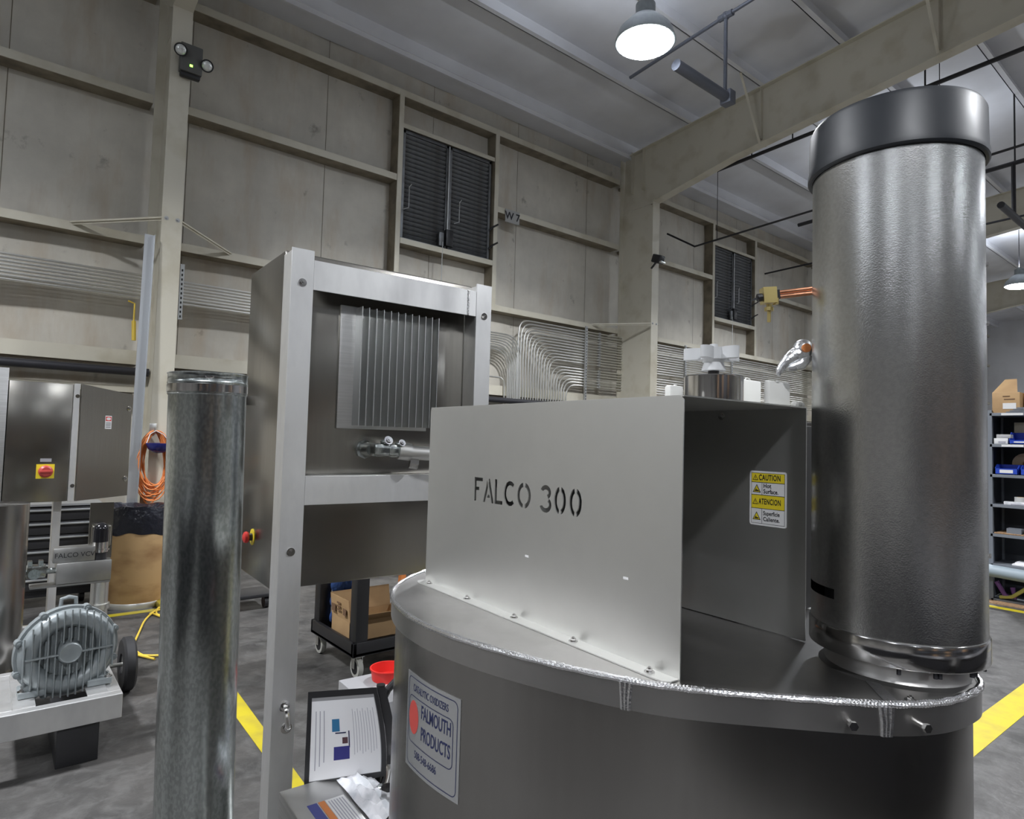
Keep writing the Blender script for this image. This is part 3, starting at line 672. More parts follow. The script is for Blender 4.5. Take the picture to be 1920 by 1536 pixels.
# ------------------------------------------------------------------ EXHAUST STACK
SX, SY, SR = 1.237, .513, .135
st = mthing('exhaust_stack', 'tall round aluminium exhaust stack with black end cap on the tank', 'exhaust stack', (SX,SY,ZT))
def slotted(b, r, z0, z1, hz0, hz1, a0, a1, seg=96):
    zs = [z0, hz0, hz1, z1]; rs = [[b.bm.verts.new((SX+r*cos(2*pi*k/seg), SY+r*sin(2*pi*k/seg), z)) for k in range(seg)] for z in zs]
    for i in range(3):
        for k in range(seg):
            a = 360*(k+.5)/seg
            if i == 1 and a0 < a < a1: continue
            b.bm.faces.new((rs[i][k], rs[i][(k+1) % seg], rs[i+1][(k+1) % seg], rs[i+1][k]))
b = B(MF); slotted(b, SR, 1.165, 2.03, 1.243, 1.260, 118, 160); part('pipe', b, M_stack, st)
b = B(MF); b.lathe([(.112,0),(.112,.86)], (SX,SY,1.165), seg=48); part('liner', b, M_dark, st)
b = B(MF); b.lathe([(.128,0),(SR+.0022,0),(SR+.003,.002),(SR+.003,.038),(SR+.0015,.041),(SR-.002,.041)], (SX,SY,1.155), seg=192, closed=True); part('base_band', b, M_shiny, st)
b = B(MF); b.lathe([(.10,0),(.122,0),(.112,.004),(.108,.012),(.107,.045),(.10,.045)], (SX,SY,ZT), seg=64, closed=True); part('collar', b, M_lid, st)
for d in (205, 228, 231, 258, 262, 282, 300, 330):
    a = radians(d); p = Vector((SX+.128*cos(a), SY+.128*sin(a), 1.157)); b = B(MF); b.cyl(p, p-Vector((0,0,.013)), .0035, seg=8); part('clip_screw', b, M_blackpipe, st)
b = B(MF); b.lathe([(0,.098),(.128,.098),(.1365,.094),(.1405,.086),(.1415,.02),(.1435,.012),(.1435,.003),(.141,0),(.136,0),(.136,.06)], (SX,SY,2.004), seg=96); part('end_cap', b, M_cap, st)
for z in (1.82, 1.72, 1.33):
    a = radians(-72); p = Vector((SX+SR*cos(a), SY+SR*sin(a), z)); b = B(MF); b.cyl(p, p+Vector((cos(a),sin(a),0))*.003, .004, seg=8); part('rivet', b, M_shiny, st)
# brass valve on copper pipes and wrapped elbow behind the stack
v = thing('gas_valve', 'brass valve on two copper pipes left of the exhaust stack', 'valve', (1.167,.643,1.75))
CR = Vector((RT.x, RT.y, 0)).normalized()
c0 = Vector((1.167,.643,1.796)); V = lambda dx, dz, dd=0: c0 + CR*dx + Vector((0,0,dz)) + Vector((F.x,F.y,0))*dd
b = B(); b.bar(V(-.0125,0), V(.0135,.002), .022, .031); b.bar(V(.012,-.010), V(.018,-.010), .014, .012); part('valve_body', b, M_brass, v, False)
b = B(); b.cyl(V(.002,-.016), V(.002,-.022), .006, seg=6); b.cyl(V(.002,-.022), V(.002,-.029), .009, seg=8); b.cyl(V(.002,-.029), V(.002,-.051), .0035, seg=12); part('outlet', b, M_brass, v)
b = B(); b.cyl(V(-.0125,-.002), V(-.021,-.004), .008, seg=10); b.bar(V(-.02,-.004), V(-.031,-.008), .006, .004); part('stem', b, M_black, v)
for dz in (.007, -.002):
    b = B(); b.cyl(V(.012,dz), V(.118,dz+.016), .0042, seg=10); part('copper_pipe', b, M_copper, v)
b = B(); b.bar(V(.0135,.003), V(.021,.004), .012, .018); part('union', b, M_black, v, False)
c0 = Vector((1.225,.602,1.692))
e = thing('wrapped_elbow', 'foil-wrapped elbow fitting with a round orange cap left of the stack', 'pipe fitting', (1.2,.62,1.64))
b = B(); b.ball(V(0,.002), .019, (1,1,1.05)); b.sweep([V(.0,-.002), V(-.02,-.012), V(-.034,-.024), V(-.045,-.040), V(-.048,-.05)], [.017,.013,.010,.008,.004], 12)
b.sweep([V(.008,-.012), V(-.004,-.028), V(-.02,-.034), V(-.03,-.036)], [.012,.012,.010,.006], 12); part('foil_wrap', b, mat('silver_foil', (.85,.86,.88), .33, 1, bump=(55,.8,.006)), e)
b = B(); b.cyl(V(-.002,.002,-.016), V(-.002,.002,-.022), .0085, seg=20); part('orange_cap', b, M_orpaint, e)
b = B(); b.cyl(V(.005,.0), V(.06,-.02), .012, seg=12); part('arm', b, M_gpipe, e)

# ------------------------------------------------------------------ things standing on the hood
KX, KY = 1.063, .772
k_ = mthing('knob_canister', 'polished steel canister with grey star knob on top of the hood', 'canister', (KX,KY,HZ))
b = B(MF); b.lathe([(.053,0),(.0565,.002),(.0565,.052),(.055,.054),(.015,.054)], (KX,KY,HZ+.001), seg=64); part('canister', b, M_shiny, k_)
b = B(MF); b.cyl((KX,KY,HZ+.054), (KX,KY,HZ+.068), .0105, seg=20); part('threaded_stem', b, M_black, k_)
b = B(MF); b.lathe([(.023,0),(.0225,.004),(.019,.016),(.024,.026)], (KX,KY,HZ+.066), seg=5*8)
lobes = []
for k in range(100):
    a = 2*pi*k/100; r = .026+.032*max(0, cos(5*(a+.35)))**.7; lobes.append((KX+r*cos(a), KY+r*sin(a)))
b.prism(lobes, HZ+.088, HZ+.111); b.cyl((KX,KY,HZ+.10), (KX,KY,HZ+.119), .008, seg=12)
part('star_knob', b, mat('grey_knob_plastic', (.55,.56,.57), .5), k_)
def jug(nm, label, x0, x1, y0, y1, h, loop):
    t = mthing(nm, label, 'plastic part', ((x0+x1)/2,(y0+y1)/2,HZ))
    b = B(MF); b.box((x0,y0,HZ+.001), (x1,y1,HZ+h), .004); part('body', b, M_white, t)
    b = B(MF); xc = (x0+x1)/2
    if loop: b.sweep([(xc-.012,y0+.01,HZ+h-.001),(xc-.010,y0+.01,HZ+h+.004),(xc-.002,y0+.01,HZ+h+.005),(xc+.006,y0+.01,HZ+h+.002),(xc+.008,y0+.01,HZ+h-.001)], .0012, 6)
    else: b.box((xc+.004,y0+.008,HZ+h-.001), (xc+.008,y0+.012,HZ+h+.003))
    part('tab', b, M_white, t)
jug('plastic_block', 'white plastic block with looped tab right beside the steel canister', 1.153, 1.219, .765, .778, .057, True)
jug('plastic_block', 'rounded white plastic block second right of the steel canister', 1.140, 1.217, .699, .712, .050, False)
jug('plastic_block', 'low white plastic block left of the steel canister', .908, .945, .75, .765, .026, False)
t = mthing('packing_crumbs', 'white packing crumbs at the right end of the hood edge', 'packing crumbs', (1.2,.69,HZ), kind='stuff')
b = B(MF)
for k in range(16):
    x = 1.205+random.random()*.022; y = .676+random.random()*.016; r = .0025+random.random()*.004; b.ball((x,y,HZ+.001+r*.8), r, seg=6, rings=5)
part('crumbs', b, M_white, t, kind='stuff')

# ------------------------------------------------------------------ CONTROL CABINET ON ITS FRAME (machine frame)
FY = 2.211
rk = mthing('control_rack', 'stainless control cabinet bolted to a tall aluminium angle frame', 'control cabinet', (1.09,2.4,0))
b = B(MF); b.box((.675,2.302,.955), (1.47,2.76,2.16), .006); cabo = part('cabinet', b, M_cab, rk)
for x0, x1 in ((.671,.750), (1.436,1.512)):
    b = B(MF); b.box((x0,FY,.16), (x1,FY+.006,2.150), .001); b.box((x0,FY+.006,.16), (x0+.006,FY+.088,2.140), .001); po = part('post', b, M_frame, rk, False)
    zz = [(2.031,.711-.671),(1.099,.711-.671)] if x0 < 1 else [(2.017,.04)]
    for z, dx in zz:
        b = B(MF); b.bolt((x0+dx,FY,z), (0,-1,0), .0085, .010); part('bolt', b, M_shiny, po)
    b = B(MF); b.box((x0-.02,FY-.03,.11), (x1+.02,FY+.11,.16), .002); part('foot', b, M_frame, rk, False)
b = B(MF); b.sweep(fillet([(.712,FY+.01,.585),(.712,FY-.022,.58),(.722,FY-.022,.51),(.722,FY+.01,.505)], .015), .009, 8); b.bolt((.712,FY,.583), (0,-1,0), .011, .006); b.bolt((.722,FY,.508), (0,-1,0), .011, .006); part('pipe_clip', b, M_shiny, rk)
b = B(MF); b.box((.751,FY+.002,2.012), (1.436,FY+.008,2.118), .001); b.box((.751,FY+.008,2.112), (1.436,FY+.08,2.118)); part('top_rail', b, M_frame, rk, False)
b = B(MF); b.box((.751,FY+.002,1.256), (1.436,FY+.008,1.357), .001); b.box((.751,FY+.008,1.351), (1.436,FY+.085,1.357)); part('middle_rail', b, M_frame, rk, False)
b = B(MF)
for k in range(22): b.ball((1.397+.001*sin(k*2.), FY+.0015, 2.015+k*.0047), .0042, (1.2,.6,.8), 8, 6)
part('weld_seam', b, M_weld, rk)
hb = B(MF); hb.box((.885,2.290,1.528), (1.262,2.301,1.992), .002); hs = part('heat_sink', hb, M_alu, cabo)
for k in range(12):
    x = .945+k*(1.275-.945)/11; d = .055 if k else .062
    b = B(MF); b.box((x-.0013,2.291-d,1.541), (x+.0013,2.291,1.985)); part('cooling_fin', b, mat('fin_aluminium', (.66,.67,.66), .35, 1) if k == 0 else bpy.data.materials['fin_aluminium'], rk, False)
# conduit fitting and tube
b = B(MF); b.lathe([(.0,-.002),(.032,-.002),(.036,.004),(.036,.012),(.028,.02),(.026,.03)], (1.0,2.30,1.452), (0,-1,0), 8); b.cyl((1.0,2.28,1.452), (1.0,2.22,1.452), .024, seg=18); part('hub_nut', b, M_galv, rk)
b = B(MF); b.box((.985,2.165,1.428), (1.055,2.232,1.476), .012); b.box((1.04,2.16,1.426), (1.10,2.215,1.475), .014); b.ball((1.035,2.18,1.482), .02, (1.1,.9,.6)); b.ball((1.085,2.17,1.475), .016, (1.1,.9,.6)); part('conduit_body', b, M_galv, rk)
b = B(MF); b.cyl((1.09,2.185,1.45), (1.135,2.175,1.445), .032, seg=20); b.cyl((1.135,2.175,1.445), (1.50,2.09,1.425), .0265, seg=20); part('conduit', b, M_gpipe, rk)
b = B(MF); b.bolt((1.038,2.165,1.488), (0,-1,.5), .01, .008); b.bolt((1.09,2.158,1.480), (0,-1,.5), .008, .008); b.cyl((1.13,2.17,1.405), (1.16,2.16,1.40), .02, seg=8); part('cover_screws', b, M_shiny, rk)
# emergency stop on the left side
ex, ey, ez = .675, 2.56, 1.105
b = B(MF); b.lathe([(.014,0),(.031,0),(.031,.002),(.014,.002)], (ex,ey,ez), (-1,0,0), 32, closed=True); part('stop_ring', b, M_lbly, rk)
b = B(MF); b.cyl((ex,ey,ez), (ex-.018,ey,ez), .014, seg=18); part('stop_stem', b, M_black, rk)
b = B(MF); b.lathe([(.012,.014),(.019,.016),(.022,.022),(.02,.030),(.01,.035),(.001,.036)], (ex,ey,ez), (-1,0,0), 28); part('stop_button', b, M_red, rk)
b = B(MF); b.box((.655,2.735,1.615), (.675,2.75,1.655), .002); part('hinge', b, M_shiny, rk)
# skid below the machine
sk = mthing('machine_skid', 'aluminium skid carrying tank, duct and control rack', 'skid', (1.0,1.4,0))
b = B(MF)
for x0, x1, y0, y1 in ((.62,.70,.2,2.4),(1.62,1.70,.2,2.4),(.70,1.62,.2,.28),(.70,1.62,2.2,2.32),(.70,1.62,1.1,1.18),(.2,.62,1.85,1.93),(.2,.62,2.02,2.10)): b.box((x0,y0,.0), (x1,y1,.06), .002)
part('frame', b, M_frame, sk, False)
b = B(MF); b.box((.62,2.18,.06), (1.70,2.32,.11), .002); part('cross_member', b, M_frame, sk, False)

# galvanised inlet duct in front of the cabinet
dx, dy = .38, 1.972
dt = mthing('round_duct', 'upright galvanised round duct with collar standing left of the cabinet', 'duct', (dx,dy,.06))
T = MF @ Matrix.Translation((dx,dy,1.66)) @ Matrix.Rotation(radians(-.9),4,'Y') @ Matrix.Translation((-dx,-dy,-1.66))
b = B(T); b.lathe([(.101,.075),(.101,1.603),(.104,1.606),(.101,1.609),(.099,1.60),(.099,.075)], (dx,dy,0), seg=64, closed=True); part('pipe', b, M_galv, dt)
b = B(T); b.lathe([(.102,1.605),(.1035,1.605),(.1035,1.634),(.105,1.637),(.1035,1.64),(.1035,1.66),(.1055,1.663),(.103,1.665),(.1,1.662),(.1,1.605)], (dx,dy,0), seg=64, closed=True); part('collar', b, M_galv, dt)
b = B(T); b.lathe([(.1036,1.610),(.1048,1.611),(.1048,1.632),(.1036,1.633)], (dx,dy,0), seg=64); part('clamp_band', b, M_shiny, dt)
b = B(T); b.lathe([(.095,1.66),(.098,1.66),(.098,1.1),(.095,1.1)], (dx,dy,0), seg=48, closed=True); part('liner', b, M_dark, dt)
a = radians(-100); p = Vector((dx+.104*cos(a), dy+.104*sin(a), 1.652)); q = Vector((-sin(a), cos(a), 0))
b = B(T); b.sweep([p-q*.010, p-q*.008-Vector((0,0,.004)), p+q*.008-Vector((0,0,.004)), p+q*.010], .0022, 6); part('latch', b, M_shiny, dt)
b = B(MF); b.lathe([(.001,0),(.12,0),(.12,.012),(.001,.012)], (dx-.02,dy,.061), seg=32); part('base_plate', b, M_frame, dt)

# ------------------------------------------------------------------ document pouch, junction box, bucket between post and tank
dc = mthing('document_pouch', 'clear pouch with black border holding a printed diagram sheet', 'document pouch', (.8,1.9,.43))
def dpt(u, v_, o=0):                    # u across 0..1, v up 0..1; the free right edge curls
    a = Vector((.705,1.955,.435)); c = Vector((.905,1.822,.472)); h = Vector((0,0,.275))
    p = a.lerp(c, u) + h*v_; p += Vector((-.045*u*max(0, v_)**1.5, -.01*u*v_, -.008*u*v_)); p.y -= .012*sin(pi*v_)*u
    nr = Vector((-.55,-.83,0)).normalized(); return p+nr*o
def sheet(u0, u1, v0, v1, o, n=8):
    b = B(MF); vs = [[b.bm.verts.new(dpt(u0+(u1-u0)*i/n, v0+(v1-v0)*j/n, o)) for i in range(n+1)] for j in range(n+1)]
    for j in range(n):
        for i in range(n): b.bm.faces.new((vs[j][i], vs[j][i+1], vs[j+1][i+1], vs[j+1][i]))
    return b
part('backing', sheet(0, 1, 0, 1, 0), mat('grey_film', (.3,.3,.31), .3), dc)
b = sheet(.04,.93,.04,.91,.0012); pp = part('paper', b, M_paper, dc)
for u0, u1, v0, v1 in ((-.02,.04,-.03,1.02),(.94,1.0,-.03,1.02),(0,1,-.03,.035),(0,1,.95,1.02),(1.0,1.12,.1,1.0)):
    if u0 >= 1: part('folded_flap', sheet(u0, u1, v0, v1, -.004), M_black, dc)
    else: part('border', sheet(u0, u1, v0, v1, .002), M_black, dc)
part('drawing_block', sheet(.34,.54,.24,.39,.0018), mat('print_navy', (.03,.03,.2), .6), pp)
part('drawing_block', sheet(.32,.42,.56,.70,.0018), mat('print_teal', (.03,.16,.32), .6), pp)
part('drawing_block', sheet(.45,.52,.42,.49,.0018), mat('print_brown', (.09,.04,.05), .6), pp)
b = sheet(.53,.545,.37,.56,.0018); part('drawing_line', b, M_inkb, pp)
part('drawing_line', sheet(.36,.50,.535,.55,.0018), M_inkb, pp)
for k in range(3): part('text_lines', sheet(.10+.055*k,.112+.055*k,.15+.04*k,.80,.0018), M_greyink, pp)
for k in range(9): part('text_lines', sheet(.60+.035*k,.606+.035*k,.28+.02*(k % 3),.80-.03*(k % 2),.0018), M_greyink, pp)
jb = mthing('stainless_junction_box', 'low stainless box with blue and orange stickers below the pouch', 'junction box', (.72,1.72,.0))
b = B(MF); b.box((.62,1.63,.1), (.83,1.94,.45), .004); jo = part('box', b, M_alu, jb)
b = B(MF); b.box((.64,1.66,.06), (.80,1.9,.1)); part('foot', b, M_black, jb)
def topst(nm, m, x0, x1, y0, y1, z=.4508): b = B(MF); b.box((x0,y0,.45), (x1,y1,z)); return part(nm, b, m, jb, False)
topst('sticker', mat('sticker_navy', (.03,.04,.22), .35), .662,.69,1.66,1.82); topst('sticker', M_orpaint, .694,.712,1.70,1.82)
ts = topst('sticker', M_lblw, .714,.770,1.66,1.82); b = B(MF)
for k in range(6): b.box((.72+.008*k,1.67,.4508), (.723+.008*k,1.81,.4511))
part('text_lines', b, M_greyink, ts, False)
b = B(MF)
vs = [[b.bm.verts.new((.78+.10*i/8, 1.62+.30*j/8, .453+.03*abs(sin(i*1.3+j*.9))*(1-abs(i-4)/4.5))) for i in range(9)] for j in range(9)]
for j in range(8):
    for i in range(8): b.bm.faces.new((vs[j][i], vs[j][i+1], vs[j+1][i+1], vs[j+1][i]))
part('plastic_bag', b, M_clear, smooth=True, label='crumpled clear plastic bag lying on the stainless box', cat='plastic bag')
pf = mthing('pipe_fittings', 'cluster of shiny pipe fittings between the pouch and the tank', 'pipe fittings', (.90,1.72,.0))
b = B(MF); b.cyl((.87,1.77,.07), (.87,1.77,.44), .022, seg=18); b.ball((.87,1.77,.45), .024); part('riser', b, M_galv, pf)
b = B(MF); b.sweep(fillet([(.87,1.77,.44),(.93,1.85,.45),(.93,1.95,.47)], .05), .018, 12); part('elbow', b, M_shiny, pf)
b = B(MF); b.cyl((.875,1.73,.42), (.875,1.73,.48), .028, seg=8); b.cyl((.875,1.73,.07), (.875,1.73,.42), .018, seg=14); part('union', b, M_shiny, pf)
b = B(MF); b.cyl((.86,1.90,.06), (.90,1.90,.62), .016, seg=12); b.cyl((.93,1.93,.06), (.93,1.93,.70), .014, seg=12); part('black_hose', b, M_black, pf)
b = B(MF); b.sweep([(.90,1.9,.62),(.93,1.88,.70),(.99,1.9,.73),(1.03,1.92,.70)], .012, 10); part('black_hose', b, M_black, pf)
t = mthing('white_carton', 'pale carton standing on the floor behind the tank', 'carton', (1.3,2.62,0))
b = B(MF); b.box((1.14,2.46,0), (1.50,2.80,.40), .003); part('body', b, mat('pale_card', (.28,.28,.29), .7), t)
b = B(MF); b.box((1.14,2.62,.4), (1.50,2.64,.401)); part('tape_strip', b, M_lblw, t, False)
bk = mthing('red_tub', 'shallow round red plastic tub on the pale carton', 'tub', (1.31,2.69,.40))
b = B(MF); b.lathe([(.001,.004),(.066,.004),(.072,.0),(.078,.045),(.083,.046),(.083,.052),(.077,.052),(.070,.008),(.001,.008)], (1.335,2.70,.401), seg=48); part('tub', b, mat('bright_red_plastic', (.6,.02,.015), .4), bk)

# ------------------------------------------------------------------ service cart
ct = thing('service_cart', 'black plastic two-shelf service cart behind the control cabinet', 'cart', (2.2,3.98,0))
x0, x1, y0, y1 = 1.79, 2.75, 3.66, 4.32
for z in (.14, .80):
    b = B(); b.box((x0,y0,z), (x1,y1,z+.03), .008); to = part('shelf', b, M_black, ct)
    for lo, hi in (((x0,y0,z),(x0+.03,y1,z+.09)), ((x1-.03,y0,z),(x1,y1,z+.09)), ((x0,y0,z),(x1,y0+.03,z+.09)), ((x0,y1-.03,z),(x1,y1,z+.09))):
        b = B(); b.box(lo, hi, .006); part('rim', b, M_black, to)
for x, y in ((x0+.06,y0+.05),(x1-.06,y0+.05),(x0+.06,y1-.05),(x1-.06,y1-.05)):
    b = B(); b.box((x-.045,y-.045,.16), (x+.045,y+.045,.82), .014); part('leg', b, M_black, ct)
    cs = B(); cs.box((x-.03,y-.008,.06), (x-.026,y+.03,.145)); cs.box((x+.026,y-.008,.06), (x+.03,y+.03,.145)); cs.box((x-.03,y-.03,.132), (x+.03,y+.03,.142)); co_ = part('caster', cs, M_gpipe, ct, False)
    b = B(); b.lathe([(.04,-.017),(.06,-.016),(.0625,-.010),(.0625,.010),(.06,.016),(.04,.017)], (x,y+.01,.0625), (1,0,0), 28, closed=True); part('tyre', b, mat('grey_tyre', (.42,.42,.38), .6) if 'grey_tyre' not in bpy.data.materials else bpy.data.materials['grey_tyre'], co_)
    b = B(); b.cyl((x-.018,y+.01,.0625), (x+.018,y+.01,.0625), .041, seg=20); part('wheel_hub', b, M_black, co_)
def open_box(nm, label, x0, x1, y0, y1, z0, z1, flaps, marks=True, rz=0):
    t = thing(nm, label, 'box', ((x0+x1)/2,(y0+y1)/2,z0)); th = .004
    for lo, hi in (((x0,y0,z0),(x1,y1,z0+th)), ((x0,y0,z0),(x1,y0+th,z1)), ((x0,y1-th,z0),(x1,y1,z1)), ((x0,y0,z0),(x0+th,y1,z1)), ((x1-th,y0,z0),(x1,y1,z1))):
        b = B(); b.box(lo, hi); part('box_side', b, M_card, t, False)
    d = .14
    for f, an in flaps.items():
        b = B(); a = radians(an)
        if f == 'front': q = ((x0,y0,z1),(x1,y0,z1),(x1,y0-d*sin(a),z1+d*cos(a)),(x0,y0-d*sin(a),z1+d*cos(a)))
        if f == 'back': q = ((x0,y1,z1),(x1,y1,z1),(x1,y1+d*sin(a),z1+d*cos(a)),(x0,y1+d*sin(a),z1+d*cos(a)))
        if f == 'left': q = ((x0,y0,z1),(x0,y1,z1),(x0-d*sin(a),y1,z1+d*cos(a)),(x0-d*sin(a),y0,z1+d*cos(a)))
        if f == 'right': q = ((x1,y0,z1),(x1,y1,z1),(x1+d*sin(a),y1,z1+d*cos(a)),(x1+d*sin(a),y0,z1+d*cos(a)))
        vs = [Vector(p) for p in q]; nr = (vs[1]-vs[0]).cross(vs[3]-vs[0]).normalized()*.003
        b._add(vs+[v_+nr for v_ in vs], ((3,2,1,0),(4,5,6,7),(0,1,5,4),(1,2,6,5),(2,3,7,6),(3,0,4,7))); part('flap', b, M_card, t, False)
    return t
bx = open_box('cardboard_box', 'open cardboard box lying on the lower shelf of the black cart', 1.86, 2.30, 3.86, 4.14, .171, .30, {'left': 6, 'back': 12, 'front': 60, 'right': 50})
mk = mat('carton_print', (.16,.09,.05), .8)
for y, w_, h_ in ((4.08,.03,.04), (3.91,.022,.035)):
    b = B(); b.box((1.842,y-w_,.36-h_/1.5), (1.845,y+w_,.36+h_/2)); part('printed_mark', b, mk, bx, False)
for k in range(3):
    b = B(); b.box((1.842,3.975,.395-.022*k), (1.845,4.03,.405-.022*k)); part('printed_mark', b, mk, bx, False)
b = B(); 
for k in range(9): b.ball((1.93+.05*(k % 3), 4.21+.01*sin(k), .25+.11*(k//3)), .055, (1,.7,1.1), 10, 8)
part('blue_cloth_bundle', b, M_denim, smooth=True, label='blue cloth bundle stuffed behind the cardboard box on the cart', cat='cloth bundle')
# orange stand and brown crate behind the cart
t = thing('orange_stand', 'orange steel stand behind the black service cart', 'stand', (3.3,5.3,0))
for a, c in (((3.05,5.3,0),(3.12,5.3,1.1)), ((3.35,5.3,0),(3.2,5.3,1.1)), ((3.6,5.35,0),(3.6,5.35,1.1)), ((3.0,5.3,.75),(3.6,5.33,.75))):
    b = B(); b.bar(a, c, .05, .05, up=(0,1,0)); part('leg', b, M_orpaint, t, False)
t = thing('brown_crate', 'tall brown wooden crate behind the cart beside the orange stand', 'crate', (4.1,5.6,0))
for k in range(5):
    b = B(); b.box((3.75+.17*k,5.5,0), (3.91+.17*k,5.52,1.1)); part('plank', b, M_wood, t, False)
b = B(); b.box((3.75,5.52,0), (4.6,5.9,1.08)); part('crate_body', b, M_dark, t, False)
t = thing('red_tray', 'red tray on the floor between the round duct and the aluminium post', 'tray', (1.76,6.4,0))
b = B(); b.box((1.66,6.3,.0), (1.86,6.6,.05), .01); part('tray', b, M_red, t)
b = B(); b.box((1.66,6.3,.05), (1.86,6.32,.14), .004); part('rim', b, M_red, t)
t = thing('black_dolly', 'low black dolly behind the aluminium post', 'dolly', (1.78,5.7,0))
b = B(); b.box((1.58,5.6,.10), (1.98,5.9,.13), .004); part('deck', b, M_black, t)
for x in (1.63, 1.93): b = B(); b.cyl((x-.02,5.66,.05), (x+.02,5.66,.05), .05, seg=18); part('wheel', b, M_black, t)

# ------------------------------------------------------------------ SECOND UNIT on the left
an = radians(6.6); LF = Matrix.Translation((.456,5.556,0)) @ Matrix.Rotation(an,4,'Z')
lc = thing('left_cabinet', 'stainless cabinet with red and yellow isolator at the left edge', 'control cabinet', (.2,5.7,.98))
b = B(LF); b.box((-.368,0,.98), (0,.40,1.82), .004); part('front_panel', b, M_cab, lc)
b = B(LF); b.box((-.60,-.02,.93), (-.375,.40,1.90), .003); part('side_housing', b, M_alu, lc)
b = B(LF); b.box((.006,-.012,.975), (.038,.012,1.825), .001); b.box((.002,-.01,.98), (.006,.1,1.82)); fo = part('corner_angle', b, M_frame, lc, False)
for z in (1.735, 1.09): b = B(LF); b.bolt((.025,-.012,z), (0,-1,0), .008, .006); part('bolt', b, M_shiny, fo)
d0 = Vector((.507,5.545,0)); dd = (Vector((.878,5.893,0))-d0); DL = dd.length; dd.normalize()
DM = plane((d0.x,d0.y,0), dd, (0,0,1))
b = B(); b.prism([(0,.98),(DL,.98),(DL,1.785),(0,1.825)], -.012, 0, DM); dr = part('open_door', b, M_cab, lc, False)
for x, z in ((DL-.03,1.67),(DL-.03,1.115)): b = B(); b.bolt(DM @ Vector((x,z,0)), DM.to_3x3() @ Vector((0,0,1)), .013, .012); part('bolt', b, M_shiny, dr)
b = B(); b.prism(rect(.235,1.505,.30,1.605), .0, .001, DM); dl = part('danger_label', b, M_lblw, dr, False, label='small red and white danger label')
b = B(); b.prism(rect(.24,1.565,.295,1.598), .001, .0016, DM); part('label_red_band', b, M_red, lc, False)
b = B(); b.prism([(.2675+.022*cos(k*pi/8),1.5815+.011*sin(k*pi/8)) for k in range(16)], .0016, .002, DM); part('label_oval', b, M_lblw, lc, False)
b = B()
for k in range(4): b.prism(rect(.242,1.515+.011*k,.293,1.519+.011*k), .001, .0016, DM)
part('label_text_lines', b, M_ink, lc, False)
b = B(LF); b.box((-.19,-.004,1.145), (-.085,0,1.245)); sw = part('isolator_plate', b, M_lbly, lc, False)
b = B(LF); b.lathe([(.001,.002),(.042,.002),(.042,.02),(.03,.03),(.001,.03)], (-.137,0,1.195), (0,-1,0), 28); b.box((-.175,-.036,1.187), (-.10,-.02,1.203), .002); part('rotary_handle', b, M_redlbl, sw)
b = B(LF); b.box((-.17,-.003,1.262), (-.105,0,1.285)); part('engraved_tag', b, mat('tag_grey', (.3,.3,.32), .5), lc, False)
b = B(LF); b.box((-.33,.12,.0), (-.27,.18,.98), .003); b.box((-.05,.15,.0), (.0,.2,.98), .003); part('support_leg', b, M_frame, lc, False)
cs_ = thing('left_stack', 'stainless cylinder cut by the left edge below the cabinet', 'cylinder', (.04,4.3,.2))
b = B(); b.lathe([(.001,.2),(.15,.2),(.15,1.10),(.001,1.10)], (.04,4.25,0), seg=48); part('cylinder', b, M_tank, cs_)
b = B(); b.lathe([(.001,.16),(.175,.16),(.175,.2),(.001,.2)], (.04,4.25,0), seg=36); part('base_flange', b, M_black, cs_)
b = B(); b.cyl((.02,4.095,1.03), (.02,4.07,1.03), .012, seg=12); b.cyl((.02,4.07,1.03), (.02,4.055,1.03), .022, seg=16); part('stop_button', b, M_red, cs_)
# skid frame with wheel
sf = thing('blower_skid', 'welded aluminium skid frame carrying the grey blower', 'skid', (.2,3.9,.0))
b = B()
for lo, hi in (((-.9,3.45,.174),(.543,3.50,.284)), ((.49,3.50,.174),(.543,5.0,.284)), ((-.9,4.0,.174),(.49,4.05,.284)), ((.085,3.50,.20),(.14,4.0,.284)), ((-.9,4.9,.174),(.49,4.95,.284))): b.box(lo, hi, .003)
part('frame', b, M_frame, sf, False)
b = B(); b.box((.14,3.50,.282), (.22,4.0,.288)); b.box((.41,3.50,.282), (.49,4.0,.288)); part('mounting_plate', b, M_frame, sf, False)
for q in (((.30,3.47,.0), (.46,3.9,.172)), ((-.5,3.5,.0), (-.3,3.9,.172))):
    b = B(); b.box(*q, .004); part('floor_block', b, M_black, sf)
b = B(); b.sweep([(.08,3.42,.36),(.085,3.44,.25),(.06,3.44,.17),(.0,3.5,.02)], .008, 6); part('cable', b, M_black, sf)
wh = thing('skid_wheel', 'black rubber wheel right of the grey blower', 'wheel', (.68,4.3,0))
b = B(); b.lathe([(.06,-.032),(.135,-.032),(.15,-.02),(.15,.02),(.135,.032),(.06,.032)], (.69,4.3,.15), (1,0,0), 36, closed=True); part('tyre', b, mat('black_tyre', (.02,.02,.022), .6), wh)
b = B(); b.cyl((.668,4.3,.15), (.712,4.3,.15), .062, seg=20); part('rim', b, M_gpipe, wh)
b = B(); b.cyl((.54,4.3,.15), (.74,4.3,.15), .012, seg=10); part('axle', b, M_gpipe, wh)
